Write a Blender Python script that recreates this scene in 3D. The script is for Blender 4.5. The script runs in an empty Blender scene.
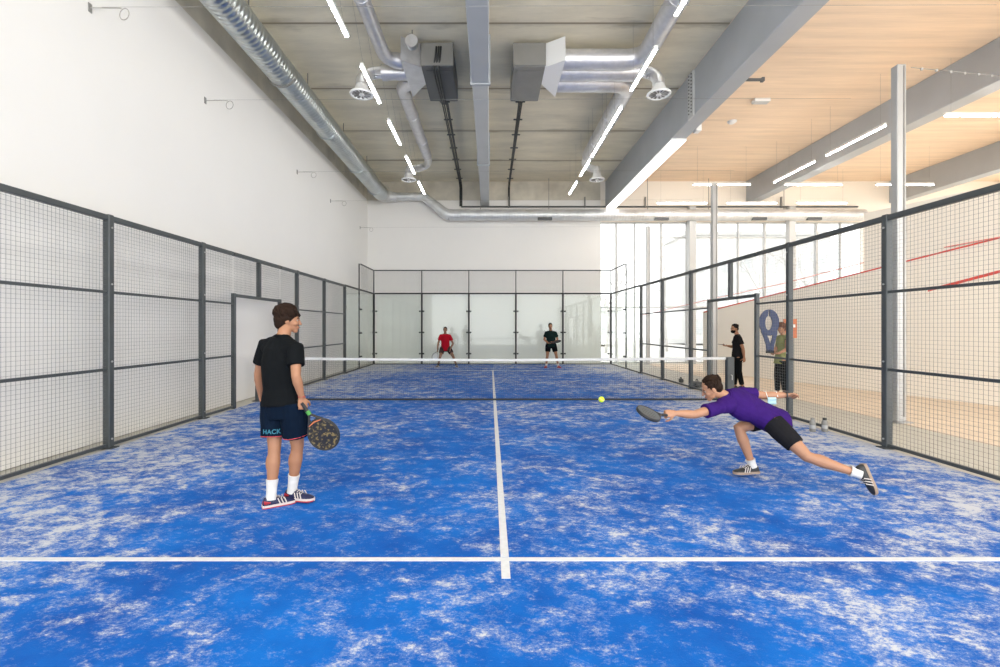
import bpy, bmesh, math, random
from mathutils import Vector, Matrix, noise
V = Vector
rnd = random.Random(7)
scene = bpy.context.scene
COL = scene.collection

# ---------------------------------------------------------------- camera, sky, exposure
cam_data = bpy.data.cameras.new('camera')
cam = bpy.data.objects.new('camera', cam_data)
COL.objects.link(cam)
cam.location = (-0.1, -10.15, 1.56)
cam.rotation_euler = (math.radians(90), 0, 0)
cam_data.sensor_width = 36
cam_data.lens = 475 / 1000 * 36
cam_data.shift_x = 0.010
cam_data.shift_y = -0.006
cam_data.clip_start = 0.05
cam_data.clip_end = 300
scene.camera = cam

world = bpy.data.worlds.new('sky'); scene.world = world; world.use_nodes = True
wn = world.node_tree.nodes; wl = world.node_tree.links
bg = wn['Background']
bg.inputs['Color'].default_value = (0.97, 0.975, 0.965, 1)
bg.inputs['Strength'].default_value = 2.6
scene.view_settings.view_transform = 'Standard'
scene.view_settings.look = 'None'
scene.view_settings.gamma = 1
scene.view_settings.use_curve_mapping = False
scene.view_settings.exposure = 1.0
scene.cycles.max_bounces = 10
scene.cycles.diffuse_bounces = 5
scene.cycles.transparent_max_bounces = 24
scene.cycles.sample_clamp_indirect = 8
LED = 22.0          # strength of the linear lamps

CX, CY, CZ, F = -0.1, -10.15, 1.56, 475.0
def P(px, py, Z):
    """a point read off the photograph at distance Z in front of the viewpoint"""
    return V(((px - 490) * Z / F + CX, CY + Z, CZ + (327.5 - py) * Z / F))

# ---------------------------------------------------------------- materials
def mat(name, col, rough=0.6, metal=0.0, spec=0.5, var=0.0, vscale=6.0, bump=0.0, bscale=40.0, emit=None, es=0.0, coat=0.0):
    m = bpy.data.materials.new(name); m.use_nodes = True
    nt = m.node_tree; n = nt.nodes; l = nt.links; b = n['Principled BSDF']
    b.inputs['Base Color'].default_value = (*col, 1)
    b.inputs['Roughness'].default_value = rough
    b.inputs['Metallic'].default_value = metal
    b.inputs['Specular IOR Level'].default_value = spec
    b.inputs['Coat Weight'].default_value = coat
    tc = n.new('ShaderNodeTexCoord')
    if var > 0:
        t = n.new('ShaderNodeTexNoise'); t.inputs['Scale'].default_value = vscale; t.inputs['Detail'].default_value = 5
        l.new(tc.outputs['Object'], t.inputs['Vector'])
        r = n.new('ShaderNodeValToRGB')
        r.color_ramp.elements[0].position = 0.3; r.color_ramp.elements[1].position = 0.7
        r.color_ramp.elements[0].color = (*[c * (1 - var) for c in col], 1)
        r.color_ramp.elements[1].color = (*[min(1, c * (1 + var)) for c in col], 1)
        l.new(t.outputs['Fac'], r.inputs['Fac']); l.new(r.outputs['Color'], b.inputs['Base Color'])
    if bump > 0:
        t = n.new('ShaderNodeTexNoise'); t.inputs['Scale'].default_value = bscale; t.inputs['Detail'].default_value = 4
        l.new(tc.outputs['Object'], t.inputs['Vector'])
        bp = n.new('ShaderNodeBump'); bp.inputs['Strength'].default_value = bump; bp.inputs['Distance'].default_value = 0.01
        l.new(t.outputs['Fac'], bp.inputs['Height']); l.new(bp.outputs['Normal'], b.inputs['Normal'])
    if emit:
        b.inputs['Emission Color'].default_value = (*emit, 1); b.inputs['Emission Strength'].default_value = es
    return m

def nodes_of(m):
    return m.node_tree.nodes, m.node_tree.links, m.node_tree.nodes['Principled BSDF']

def turf_mat():
    m = mat('blue_sanded_turf', (0.01, 0.13, 0.6), 0.85, spec=0.2)
    n, l, b = nodes_of(m)
    tc = n.new('ShaderNodeTexCoord')
    def nz(scale, detail, rough, sx=1.0, sy=1.0, rot=0.0, dist=0.0):
        mp = n.new('ShaderNodeMapping'); mp.inputs['Scale'].default_value = (sx, sy, 1); mp.inputs['Rotation'].default_value = (0, 0, rot)
        l.new(tc.outputs['Object'], mp.inputs['Vector'])
        t = n.new('ShaderNodeTexNoise'); t.inputs['Scale'].default_value = scale
        t.inputs['Detail'].default_value = detail; t.inputs['Roughness'].default_value = rough; t.inputs['Distortion'].default_value = dist
        l.new(mp.outputs['Vector'], t.inputs['Vector']); return t.outputs['Fac']
    def math_(op, a, c):
        k = n.new('ShaderNodeMath'); k.operation = op
        for i, x in enumerate((a, c)):
            if isinstance(x, (int, float)): k.inputs[i].default_value = x
            else: l.new(x, k.inputs[i])
        return k.outputs[0]
    big = nz(0.33, 2, 0.5)
    mid = nz(1.5, 2, 0.5, 1.0, 1.3, 0.4)
    sm = nz(5.8, 3, 0.7, 1.0, 1.25, 0.5, 0.15)
    grain = nz(22.0, 5, 0.9, 1.0, 1.8, 0.6)
    fine = nz(70.0, 3, 0.9)
    s = math_('ADD', math_('MULTIPLY', big, 0.45), math_('MULTIPLY', mid, 0.55))
    s = math_('ADD', s, math_('MULTIPLY', sm, 1.05))
    s = math_('ADD', s, math_('MULTIPLY', grain, 1.0))
    s = math_('ADD', s, math_('MULTIPLY', fine, 0.5))
    # sand collects towards the side fences, where feet drag it
    sep = n.new('ShaderNodeSeparateXYZ'); l.new(tc.outputs['Object'], sep.inputs[0])
    ax = math_('ABSOLUTE', sep.outputs['X'], 0)
    edge = math_('MULTIPLY', math_('POWER', math_('DIVIDE', ax, 5.0), 3.0), 0.22)
    far = math_('MULTIPLY', math_('MAXIMUM', sep.outputs['Y'], 0.0), 0.009)
    s = math_('ADD', math_('ADD', s, edge), far)
    rp = n.new('ShaderNodeValToRGB'); l.new(math_('MULTIPLY', s, 0.35), rp.inputs['Fac'])
    e = rp.color_ramp.elements
    e[0].position = 0.605; e[0].color = (0, 0, 0, 1)
    e[1].position = 0.715; e[1].color = (0.97, 0.97, 0.97, 1)
    x = rp.color_ramp.elements.new(0.655); x.color = (0.20, 0.20, 0.20, 1)
    # blue pile with its own tone changes
    br = n.new('ShaderNodeValToRGB'); l.new(nz(1.1, 5, 0.7), br.inputs['Fac'])
    br.color_ramp.elements[0].position = 0.3; br.color_ramp.elements[0].color = (0.001, 0.062, 0.31, 1)
    br.color_ramp.elements[1].position = 0.7; br.color_ramp.elements[1].color = (0.001, 0.130, 0.50, 1)
    mx = n.new('ShaderNodeMix'); mx.data_type = 'RGBA'
    l.new(rp.outputs['Color'], mx.inputs['Factor']); l.new(br.outputs['Color'], mx.inputs['A'])
    mx.inputs['B'].default_value = (0.50, 0.515, 0.55, 1)
    l.new(mx.outputs['Result'], b.inputs['Base Color'])
    bp = n.new('ShaderNodeBump'); bp.inputs['Strength'].default_value = 0.35; bp.inputs['Distance'].default_value = 0.01
    l.new(fine, bp.inputs['Height']); l.new(bp.outputs['Normal'], b.inputs['Normal'])
    return m

def slab_mat(name, base, dark, seam_pitch=2.4, seam_off=0.0, axis='Y', wood=False):
    """cast ceiling: boards or slabs with seams across the room, blotches and stains"""
    m = mat(name, base, 0.8, spec=0.25)
    n, l, b = nodes_of(m)
    tc = n.new('ShaderNodeTexCoord'); sep = n.new('ShaderNodeSeparateXYZ'); l.new(tc.outputs['Object'], sep.inputs[0])
    def M(op, a, c=0.0):
        k = n.new('ShaderNodeMath'); k.operation = op
        for i, x in enumerate((a, c)):
            if isinstance(x, (int, float)): k.inputs[i].default_value = x
            else: l.new(x, k.inputs[i])
        return k.outputs[0]
    fr = M('FRACT', M('DIVIDE', M('SUBTRACT', sep.outputs[axis], seam_off), seam_pitch))
    d = M('MULTIPLY', M('MINIMUM', fr, M('SUBTRACT', 1.0, fr)), seam_pitch)       # metres from a seam
    t = n.new('ShaderNodeTexNoise'); t.inputs['Scale'].default_value = 1.3; t.inputs['Detail'].default_value = 6; t.inputs['Roughness'].default_value = 0.65
    mp = n.new('ShaderNodeMapping'); mp.inputs['Scale'].default_value = (0.45, 1.6, 1) if not wood else (0.25, 3.5, 1)
    l.new(tc.outputs['Object'], mp.inputs['Vector']); l.new(mp.outputs['Vector'], t.inputs['Vector'])
    st = M('SUBTRACT', M('ADD', t.outputs['Fac'], 0.0), M('MULTIPLY', d, 0.9))    # stains gather on the seams
    r1 = n.new('ShaderNodeValToRGB'); l.new(t.outputs['Fac'], r1.inputs['Fac'])
    r1.color_ramp.elements[0].position = 0.32; r1.color_ramp.elements[1].position = 0.68
    r1.color_ramp.elements[0].color = (*[c * 0.80 for c in base], 1); r1.color_ramp.elements[1].color = (*base, 1)
    r2 = n.new('ShaderNodeValToRGB'); l.new(st, r2.inputs['Fac'])
    r2.color_ramp.elements[0].position = 0.36; r2.color_ramp.elements[0].color = (0, 0, 0, 1)
    r2.color_ramp.elements[1].position = 0.60; r2.color_ramp.elements[1].color = (0.65, 0.65, 0.65, 1) if not wood else (0.12, 0.12, 0.12, 1)
    r3 = n.new('ShaderNodeValToRGB'); l.new(d, r3.inputs['Fac'])
    r3.color_ramp.elements[0].position = 0.018; r3.color_ramp.elements[0].color = (0.85, 0.85, 0.85, 1) if not wood else (0.25, 0.25, 0.25, 1)
    r3.color_ramp.elements[1].position = 0.045; r3.color_ramp.elements[1].color = (0, 0, 0, 1)
    f = M('MAXIMUM', r2.outputs['Color'], r3.outputs['Color'])
    mx = n.new('ShaderNodeMix'); mx.data_type = 'RGBA'; l.new(f, mx.inputs['Factor'])
    l.new(r1.outputs['Color'], mx.inputs['A']); mx.inputs['B'].default_value = (*dark, 1)
    l.new(mx.outputs['Result'], b.inputs['Base Color'])
    return m

def duct_mat(name, col, axis, pitch, rough=0.32, strength=0.5):
    m = mat(name, col, rough, metal=1.0, var=0.10, vscale=3.0)
    n, l, b = nodes_of(m)
    tc = n.new('ShaderNodeTexCoord'); w = n.new('ShaderNodeTexWave')
    w.wave_type = 'BANDS'; w.bands_direction = axis; w.inputs['Scale'].default_value = 1.0 / pitch * 0.314
    w.inputs['Distortion'].default_value = 0.0
    l.new(tc.outputs['Object'], w.inputs['Vector'])
    bp = n.new('ShaderNodeBump'); bp.inputs['Strength'].default_value = strength; bp.inputs['Distance'].default_value = 0.02
    l.new(w.outputs['Fac'], bp.inputs['Height']); l.new(bp.outputs['Normal'], b.inputs['Normal'])
    return m

def glass_mat(name, tint=(0.93, 0.97, 0.95), refl=1.0):
    m = bpy.data.materials.new(name); m.use_nodes = True
    n = m.node_tree.nodes; l = m.node_tree.links
    for x in list(n):
        if x.type == 'BSDF_PRINCIPLED': n.remove(x)
    out = [x for x in n if x.type == 'OUTPUT_MATERIAL'][0]
    tr = n.new('ShaderNodeBsdfTransparent'); tr.inputs['Color'].default_value = (*tint, 1)
    gl = n.new('ShaderNodeBsdfGlossy'); gl.inputs['Roughness'].default_value = 0.03
    lw = n.new('ShaderNodeLayerWeight'); lw.inputs['Blend'].default_value = 0.5
    pw = n.new('ShaderNodeMath'); pw.operation = 'POWER'; pw.inputs[1].default_value = 4.0; l.new(lw.outputs['Facing'], pw.inputs[0])
    fr = n.new('ShaderNodeMath'); fr.operation = 'MULTIPLY_ADD'; fr.inputs[1].default_value = 0.30 * refl; fr.inputs[2].default_value = 0.03
    l.new(pw.outputs[0], fr.inputs[0])
    mx = n.new('ShaderNodeMixShader')
    l.new(fr.outputs[0], mx.inputs[0]); l.new(tr.outputs[0], mx.inputs[1]); l.new(gl.outputs[0], mx.inputs[2])
    l.new(mx.outputs[0], out.inputs['Surface'])
    return m

MT = {}
MT['turf'] = turf_mat()
MT['line'] = mat('white_line_pile', (0.56, 0.57, 0.585), 0.8, var=0.06, vscale=25)
MT['plaster'] = mat('white_plaster', (0.75, 0.732, 0.70), 0.75, var=0.015, vscale=0.6, bump=0.03)
MT['cream'] = mat('cream_plaster', (0.82, 0.765, 0.68), 0.7, var=0.02, vscale=0.5)
MT['concrete'] = slab_mat('cast_concrete', (0.78, 0.72, 0.565), (0.20, 0.165, 0.11), 2.71, 9.9 - 10.15)
MT['raw'] = mat('raw_concrete_wall', (0.58, 0.54, 0.45), 0.8, var=0.18, vscale=1.5)
MT['wood'] = slab_mat('pale_timber_panels', (0.93, 0.735, 0.55), (0.72, 0.52, 0.35), 2.4, 0.6, wood=True)
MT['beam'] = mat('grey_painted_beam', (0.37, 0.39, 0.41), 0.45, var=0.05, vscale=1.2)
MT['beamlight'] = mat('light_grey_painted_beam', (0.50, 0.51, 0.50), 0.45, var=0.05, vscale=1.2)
MT['steel'] = mat('dark_grey_coated_steel', (0.045, 0.052, 0.055), 0.42, var=0.08, vscale=8)
MT['black'] = mat('black_coated_steel', (0.012, 0.013, 0.014), 0.5)
MT['wire'] = mat('dark_galvanised_wire', (0.12, 0.125, 0.125), 0.5, metal=0.0)
MT['alu'] = mat('foil_wrapped_duct', (0.66, 0.66, 0.68), 0.36, metal=0.7, var=0.08, vscale=7, bump=0.25, bscale=9)
MT['flex'] = duct_mat('flexible_foil_hose', (0.82, 0.82, 0.82), 'Z', 0.03, 0.35, 0.8)
MT['duct_y'] = duct_mat('spiral_duct', (0.56, 0.60, 0.61), 'Y', 0.12, 0.30, 0.6)
MT['duct_x'] = duct_mat('spiral_duct_cross', (0.62, 0.63, 0.63), 'X', 0.12, 0.42, 0.25)
MT['duct_x'].node_tree.nodes['Principled BSDF'].inputs['Metallic'].default_value = 0.45
MT['whitemetal'] = mat('white_coated_metal', (0.78, 0.78, 0.77), 0.4)
MT['unit'] = mat('grey_sheet_metal', (0.21, 0.205, 0.19), 0.45, var=0.05, vscale=3)
MT['unitdark'] = mat('charcoal_sheet_metal', (0.075, 0.078, 0.08), 0.5, var=0.05, vscale=3)
MT['led'] = mat('lit_lamp_diffuser', (1, 1, 1), 0.5, emit=(1.0, 0.985, 0.96), es=LED)
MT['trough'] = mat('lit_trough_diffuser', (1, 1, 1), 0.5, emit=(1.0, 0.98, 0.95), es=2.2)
MT['cable'] = mat('black_cable', (0.025, 0.028, 0.027), 0.5)
MT['alupost'] = mat('brushed_aluminium', (0.40, 0.40, 0.395), 0.42, metal=0.4, var=0.04, vscale=2)
MT['mullion'] = mat('pale_window_metal', (0.50, 0.50, 0.49), 0.5)
MT['strip'] = mat('sandy_screed', (0.50, 0.48, 0.42), 0.7, var=0.06, vscale=5)
MT['parquet'] = slab_mat('oak_sports_floor', (0.80, 0.68, 0.54), (0.68, 0.54, 0.41), 0.12, 0, 'X', wood=True)
MT['glass'] = glass_mat('clear_glass', (0.955, 0.975, 0.965))
MT['winglass'] = glass_mat('window_glass', (0.90, 0.91, 0.91))
MT['sunglass'] = glass_mat('sun_control_glass', (0.70, 0.705, 0.705))  # facade panes tinted only to dim the bright outdoors behind them
MT['hookm'] = mat('galvanised_hook', (0.34, 0.32, 0.29), 0.5)
MT['netcord'] = mat('black_net_cord', (0.02, 0.022, 0.025), 0.7)
MT['tape'] = mat('white_net_tape', (0.60, 0.60, 0.60), 0.7, var=0.04, vscale=20)
MT['red'] = mat('red_paint', (0.62, 0.07, 0.05), 0.5)
MT['pink'] = mat('pale_red_cord', (0.75, 0.25, 0.22), 0.6)
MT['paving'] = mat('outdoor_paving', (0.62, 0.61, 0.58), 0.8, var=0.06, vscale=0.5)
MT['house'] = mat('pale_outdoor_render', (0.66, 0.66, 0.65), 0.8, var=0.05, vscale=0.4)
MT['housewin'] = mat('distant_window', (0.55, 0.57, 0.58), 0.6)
MT['bark'] = mat('grey_bark', (0.60, 0.58, 0.56), 0.8, var=0.1, vscale=6)  # bark paled, with the outdoor glare put into its colour

# ---------------------------------------------------------------- object helpers
BASE = {}          # world location every mesh of a thing is measured from
def thing(name, label, cat, loc=(0, 0, 0), group=None):
    o = bpy.data.objects.new(name, None); COL.objects.link(o)
    o.empty_display_size = 0.1
    o.location = loc; BASE[o] = V(loc)
    o['label'] = label; o['category'] = cat
    if group: o['group'] = group
    return o
def tag(o, label, cat, group=None):
    o['label'] = label; o['category'] = cat
    if group: o['group'] = group
    return o
def finish(me, m, smooth):
    if m: me.materials.append(m)
    if smooth:
        for p in me.polygons: p.use_smooth = True
def obj(name, geo, m, parent=None, smooth=False, local=False, label=None, loc=None, auto=None):
    """link ONE mesh object; geometry is written in world metres unless local"""
    if isinstance(geo, bpy.types.Mesh): me = geo; me.name = name
    else:
        me = bpy.data.meshes.new(name)
        bmesh.ops.recalc_face_normals(geo, faces=geo.faces)
        geo.to_mesh(me); geo.free()
    finish(me, m, smooth)
    if auto:
        me.set_sharp_from_angle(angle=math.radians(auto))
    o = bpy.data.objects.new(name, me); COL.objects.link(o)
    base = V((0, 0, 0))
    if parent is not None:
        o.parent = parent; base = BASE[parent]
    elif loc is not None:
        base = V(loc); o.location = base
    BASE[o] = base
    if not local and base.length > 0: me.transform(Matrix.Translation(-base))
    if label: o['label'] = label
    return o
def struct(name, geo, m, **k):
    o = obj(name, geo, m, **k); o['kind'] = 'structure'; return o
def dup(root, loc, label=None, rot=None, group=None):
    r = root.copy(); COL.objects.link(r); r.location = loc
    if rot is not None: r.rotation_euler = rot
    if label: r['label'] = label
    if group: r['group'] = group
    for ch in root.children:
        c = ch.copy(); COL.objects.link(c); c.parent = r
        for g in ch.children:
            d = g.copy(); COL.objects.link(d); d.parent = c
    return r

# ---------------------------------------------------------------- shape helpers
def nb(): return bmesh.new()
def box(bm, a, b):
    x0, y0, z0 = a; x1, y1, z1 = b
    v = [bm.verts.new(p) for p in ((x0,y0,z0),(x1,y0,z0),(x1,y1,z0),(x0,y1,z0),(x0,y0,z1),(x1,y0,z1),(x1,y1,z1),(x0,y1,z1))]
    for f in ((0,3,2,1),(4,5,6,7),(0,1,5,4),(1,2,6,5),(2,3,7,6),(3,0,4,7)): bm.faces.new([v[i] for i in f])
    return bm
def bbox(a, b, bev=0.0, seg=1):
    bm = nb(); box(bm, a, b)
    if bev: bmesh.ops.bevel(bm, geom=list(bm.edges), offset=bev, segments=seg, affect='EDGES', profile=0.6)
    return bm
def prism(bm, poly, off):
    """polygon of 3-D points pushed along vector off"""
    a = [bm.verts.new(p) for p in poly]; b = [bm.verts.new(V(p) + V(off)) for p in poly]
    bm.faces.new(a[::-1]); bm.faces.new(b); n = len(a)
    for i in range(n): bm.faces.new((a[i], a[(i+1) % n], b[(i+1) % n], b[i]))
    return bm
def frame_vectors(pts, side):
    out = []; side = V(side)
    for i in range(len(pts)):
        if i == 0: t = pts[1] - pts[0]
        elif i == len(pts) - 1: t = pts[-1] - pts[-2]
        else: t = (pts[i+1] - pts[i]).normalized() + (pts[i] - pts[i-1]).normalized()
        t.normalize()
        u = side - t * side.dot(t)
        if u.length < 1e-4:
            u = V((1, 0, 0)) - t * t.x
            if u.length < 1e-3: u = V((0, 1, 0)) - t * t.y
        u.normalize(); side = u
        out.append((t, u, t.cross(u)))
    return out
def sweep(bm, pts, rx, ry=None, side=(1, 0, 0), cap='round', seg=14, cap2=None):
    pts = [V(p) for p in pts]; n = len(pts)
    if not isinstance(rx, (list, tuple)): rx = [rx] * n
    if ry is None: ry = rx
    if not isinstance(ry, (list, tuple)): ry = [ry] * n
    fr = frame_vectors(pts, side); rings = []
    def ring(c, u, v, a, b):
        return [bm.verts.new(c + u * (a * math.cos(2*math.pi*k/seg)) + v * (b * math.sin(2*math.pi*k/seg))) for k in range(seg)]
    cap2 = cap2 or cap
    if cap == 'round':
        t, u, v = fr[0]; r = min(rx[0], ry[0])
        s = bm.verts.new(pts[0] - t * r); rings.append([s])
        for an in (65, 35): rings.append(ring(pts[0] - t * r * math.sin(math.radians(an)), u, v, rx[0]*math.cos(math.radians(an)), ry[0]*math.cos(math.radians(an))))
    for i in range(n): rings.append(ring(pts[i], fr[i][1], fr[i][2], rx[i], ry[i]))
    if cap2 == 'round':
        t, u, v = fr[-1]; r = min(rx[-1], ry[-1])
        for an in (35, 65): rings.append(ring(pts[-1] + t * r * math.sin(math.radians(an)), u, v, rx[-1]*math.cos(math.radians(an)), ry[-1]*math.cos(math.radians(an))))
        rings.append([bm.verts.new(pts[-1] + t * r)])
    for a, b in zip(rings[:-1], rings[1:]):
        if len(a) == 1:
            for k in range(seg): bm.faces.new((a[0], b[(k+1) % seg], b[k]))
        elif len(b) == 1:
            for k in range(seg): bm.faces.new((a[k], a[(k+1) % seg], b[0]))
        else:
            for k in range(seg): bm.faces.new((a[k], a[(k+1) % seg], b[(k+1) % seg], b[k]))
    if cap == 'flat': bm.faces.new(rings[0][::-1])
    if cap2 == 'flat': bm.faces.new(rings[-1])
    return bm
def tube(pts, r, side=(0.3, 0.5, 0.8), seg=10, cap='flat'):
    return sweep(nb(), pts, r, None, side, cap, seg)
def ellipsoid(bm, c, ax, seg=14, rings=9):
    """ax: three half-axis vectors"""
    c = V(c); a, b, d = [V(x) for x in ax]; R = []
    R.append([bm.verts.new(c - d)])
    for i in range(1, rings):
        an = -math.pi/2 + math.pi * i / rings
        R.append([bm.verts.new(c + d * math.sin(an) + (a * math.cos(2*math.pi*k/seg) + b * math.sin(2*math.pi*k/seg)) * math.cos(an)) for k in range(seg)])
    R.append([bm.verts.new(c + d)])
    for p, q in zip(R[:-1], R[1:]):
        for k in range(seg):
            k2 = (k + 1) % seg
            if len(p) == 1: bm.faces.new((p[0], q[k2], q[k]))
            elif len(q) == 1: bm.faces.new((p[k], p[k2], q[0]))
            else: bm.faces.new((p[k], p[k2], q[k2], q[k]))
    return bm
def cyl(c, r, z0, z1, seg=20):
    return tube([(c[0], c[1], z0), (c[0], c[1], z1)], r, (1, 0, 0), seg)
def annulus_tube(bm, c, nrm, R, r, seg=28, s2=8):
    nrm = V(nrm).normalized(); a = nrm.orthogonal().normalized(); b = nrm.cross(a); c = V(c); g = []
    for i in range(seg):
        an = 2*math.pi*i/seg; d = a*math.cos(an) + b*math.sin(an)
        g.append([bm.verts.new(c + d*(R + r*math.cos(2*math.pi*j/s2)) + nrm*(r*math.sin(2*math.pi*j/s2))) for j in range(s2)])
    for i in range(seg):
        p, q = g[i], g[(i+1) % seg]
        for j in range(s2): bm.faces.new((p[j], p[(j+1) % s2], q[(j+1) % s2], q[j]))
    return bm

# ================================================================ THE SETTING
WL, YB, YN, XR, HC, HW = -5.41, 10.45, -13.5, 22.0, 7.9, 7.08
FX = 4.69; GR = 16.1; GT = 6.13           # glazing from FX to GR, up to GT
struct('floor', bbox((WL - .2, YN, -0.15), (XR + .2, YB + .25, -0.012)), MT['strip'])
ts = struct('floor_turf', bbox((-5.0, -10.0, -0.012), (5.0, 10.0, 0.0)), MT['turf'])
struct('floor_parquet', bbox((6.6, YN, -0.012), (XR, YB, -0.002)), MT['parquet'])
struct('wall_left', bbox((WL - .2, YN, 0), (WL, YB, HW)), MT['plaster'])
struct('wall_left_upper', bbox((WL - .2, YN, HW), (WL - .02, YB, HC)), MT['raw'])
struct('wall_back', bbox((WL - .2, YB, 0), (FX, YB + .2, HW)), MT['plaster'])
struct('wall_back_upper', bbox((WL - .2, YB + .02, HW), (5.3, YB + .2, HC)), MT['raw'])
struct('wall_back_lintel', bbox((FX, YB, GT), (XR, YB + .2, HC)), MT['cream'])
struct('wall_back_far', bbox((GR, YB, 0), (XR, YB + .2, GT)), MT['cream'])
struct('wall_right', bbox((XR, YN, 0), (XR + .2, YB + .2, 0.9)), MT['cream'])
struct('wall_right_upper', bbox((XR, YN, 7.2), (XR + .2, YB + .2, HC)), MT['cream'])
for i in range(6):          # unseen glazing, added to let daylight into the right hall
    y0 = YN + i * 3.99; w = bpy.data.objects.new('window_%d' % (12 + i), None); COL.objects.link(w); w.location = (XR + .1, y0 + 2, 0); BASE[w] = V(w.location); w['kind'] = 'structure'
    obj('pane', bbox((XR + .09, y0 + .05, .9), (XR + .11, y0 + 3.94, 7.2)), MT['winglass'], w)
    obj('window_frame', bbox((XR + .02, y0 - .05, .9), (XR + .18, y0 + .05, 7.2)), MT['mullion'], w)
struct('ceiling', bbox((WL - .2, YN, HC), (4.9, YB + .2, HC + .25)), MT['concrete'])
struct('ceiling_timber', bbox((4.9, YN, HC), (XR + .2, YB + .2, HC + .25)), MT['wood'])
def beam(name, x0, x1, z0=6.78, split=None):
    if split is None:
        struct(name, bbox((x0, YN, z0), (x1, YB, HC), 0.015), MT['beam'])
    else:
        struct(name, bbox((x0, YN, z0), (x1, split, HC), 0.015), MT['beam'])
        struct(name + '_far', bbox((x0 + .012, split + .02, z0 + .012), (x1 - .012, YB, HC), 0.015), MT['beamlight'])  # far length lighter, daylight from the windows put into its grey
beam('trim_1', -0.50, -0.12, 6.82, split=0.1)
beam('trim_2', 4.9, 5.33)
beam('trim_3', 11.0, 11.45, 6.95)
beam('trim_4', 17.2, 17.65, 6.95)
# bolted joint cover on the big beam
jc = nb(); box(jc, (4.855, 1.45, 6.74), (4.9, 1.75, 7.86)); 
struct('trim_5', jc, MT['beamlight'])
jb = nb()
for k in range(12):
    for yy in (1.53, 1.67): box(jb, (4.835, yy - .012, 6.85 + k*.085), (4.856, yy + .012, 6.875 + k*.085))
struct('trim_6', jb, MT['steel'])
jc = nb(); box(jc, (-0.53, .06, 6.79), (-0.09, .14, 7.86)); struct('trim_7', jc, MT['beam'])
jc = nb(); box(jc, (-0.52, 5.2, 6.80), (-0.10, 5.26, 7.86)); struct('trim_8', jc, MT['beam'])
# four white lengths added under the big beam, glowing for daylight reflected there
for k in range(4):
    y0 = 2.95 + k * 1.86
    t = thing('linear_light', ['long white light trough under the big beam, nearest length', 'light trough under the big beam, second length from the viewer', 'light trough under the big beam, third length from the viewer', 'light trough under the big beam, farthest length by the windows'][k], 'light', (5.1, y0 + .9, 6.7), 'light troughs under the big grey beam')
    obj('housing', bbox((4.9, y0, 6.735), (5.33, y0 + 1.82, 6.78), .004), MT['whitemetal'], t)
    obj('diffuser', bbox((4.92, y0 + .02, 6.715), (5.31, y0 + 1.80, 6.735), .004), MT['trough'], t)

# glazed facade
xs = [4.69, 5.40, 6.20, 7.35, 8.45, 9.55, 10.7, 11.85, 13.0, 14.1, 15.15, 16.1]
for i in range(len(xs) - 1):
    w = bpy.data.objects.new('window_%d' % (i + 1), None); COL.objects.link(w)
    w.location = ((xs[i] + xs[i+1]) / 2, YB + .1, 0); BASE[w] = V(w.location); w['kind'] = 'structure'
    g = nb(); box(g, (xs[i] + .02, YB + .09, .06), (xs[i+1] - .02, YB + .11, GT - .05)); obj('pane', g, MT['sunglass'], w)
    fr = nb(); hw = .035 if i % 2 else .02
    box(fr, (xs[i] - hw if i else xs[i], YB + .02, 0), (xs[i] + hw, YB + .18, GT))
    box(fr, (xs[i] + hw, YB + .05, 0), (xs[i+1] - .02, YB + .15, .06))
    box(fr, (xs[i] + hw, YB + .05, GT - .05), (xs[i+1] - .02, YB + .15, GT))
    box(fr, (xs[i] + hw, YB + .06, 2.42), (xs[i+1] - .02, YB + .14, 2.47))
    if i in (3, 4, 5, 6, 7, 8): box(fr, (xs[i] + hw, YB + .06, 5.45), (xs[i+1] - .02, YB + .14, 5.49))
    obj('window_frame', fr, MT['mullion'], w)
# facade columns inside the glazing
for k, px in enumerate((691.5, 790.5)):
    X = (px - 490) * 20.4 / F + CX
    struct('trim_%d' % (9 + k), bbox((X - .14, 10.1, 0), (X + .14, 10.38, GT + .6), .01), MT['mullion'])

# squash-hall side wall at a slant, cream with painted red lines
A = V((10.0, -0.75)); B = V((7.46, 6.95)); dW = (A - B).normalized()
def wall_pt(px):                     # where the sight line through px meets the wall plane
    k = (px - 490) / F
    # X = CX + k Z ; Y = CY + Z, on the line A + s (B-A)
    d = B - A; s = (CX + k * (A.y - CY) - A.x) / (d.x - k * d.y)
    return A + d * s
def zat(px, py):
    q = wall_pt(px); return CZ + (327.5 - py) * (q.y - CY) / F
nout = V((dW.y, -dW.x)); 
if nout.x < 0: nout = -nout
q0 = wall_pt(703); q1 = wall_pt(864); q2 = wall_pt(1000); q3 = q2 + (q2 - q0).normalized() * 5.0
zr = zat(703, 311.5); z1r = zat(864, 272.5); z2r = zat(1000, 237)
slope_z = z2r + (z2r - z1r) / (q2 - q1).length * 5.0
wb = nb()
poly = [(q0.x, q0.y, 0), (q3.x, q3.y, 0), (q3.x, q3.y, 4.4), (q1.x, q1.y, 4.4), (q1.x, q1.y, z1r), (q0.x, q0.y, zr)]
prism(wb, poly, (nout.x * .15, nout.y * .15, 0))
struct('wall_side', wb, MT['cream'])
def stripe(pa, pb, th, name):
    (xa, ya), (xb, yb) = pa, pb; a = wall_pt(xa); b = wall_pt(xb); za = zat(xa, ya); zb = zat(xb, yb); o = -nout * .006
    s = nb(); prism(s, [(a.x + o.x, a.y + o.y, za - th), (b.x + o.x, b.y + o.y, zb - th), (b.x + o.x, b.y + o.y, zb), (a.x + o.x, a.y + o.y, za)], (-o.x, -o.y, 0))
    return struct(name, s, MT['red'])
stripe((704, 311.8), (1015, 233), .035, 'trim_11')
stripe((928, 289), (1015, 266), .06, 'trim_12')
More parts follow.
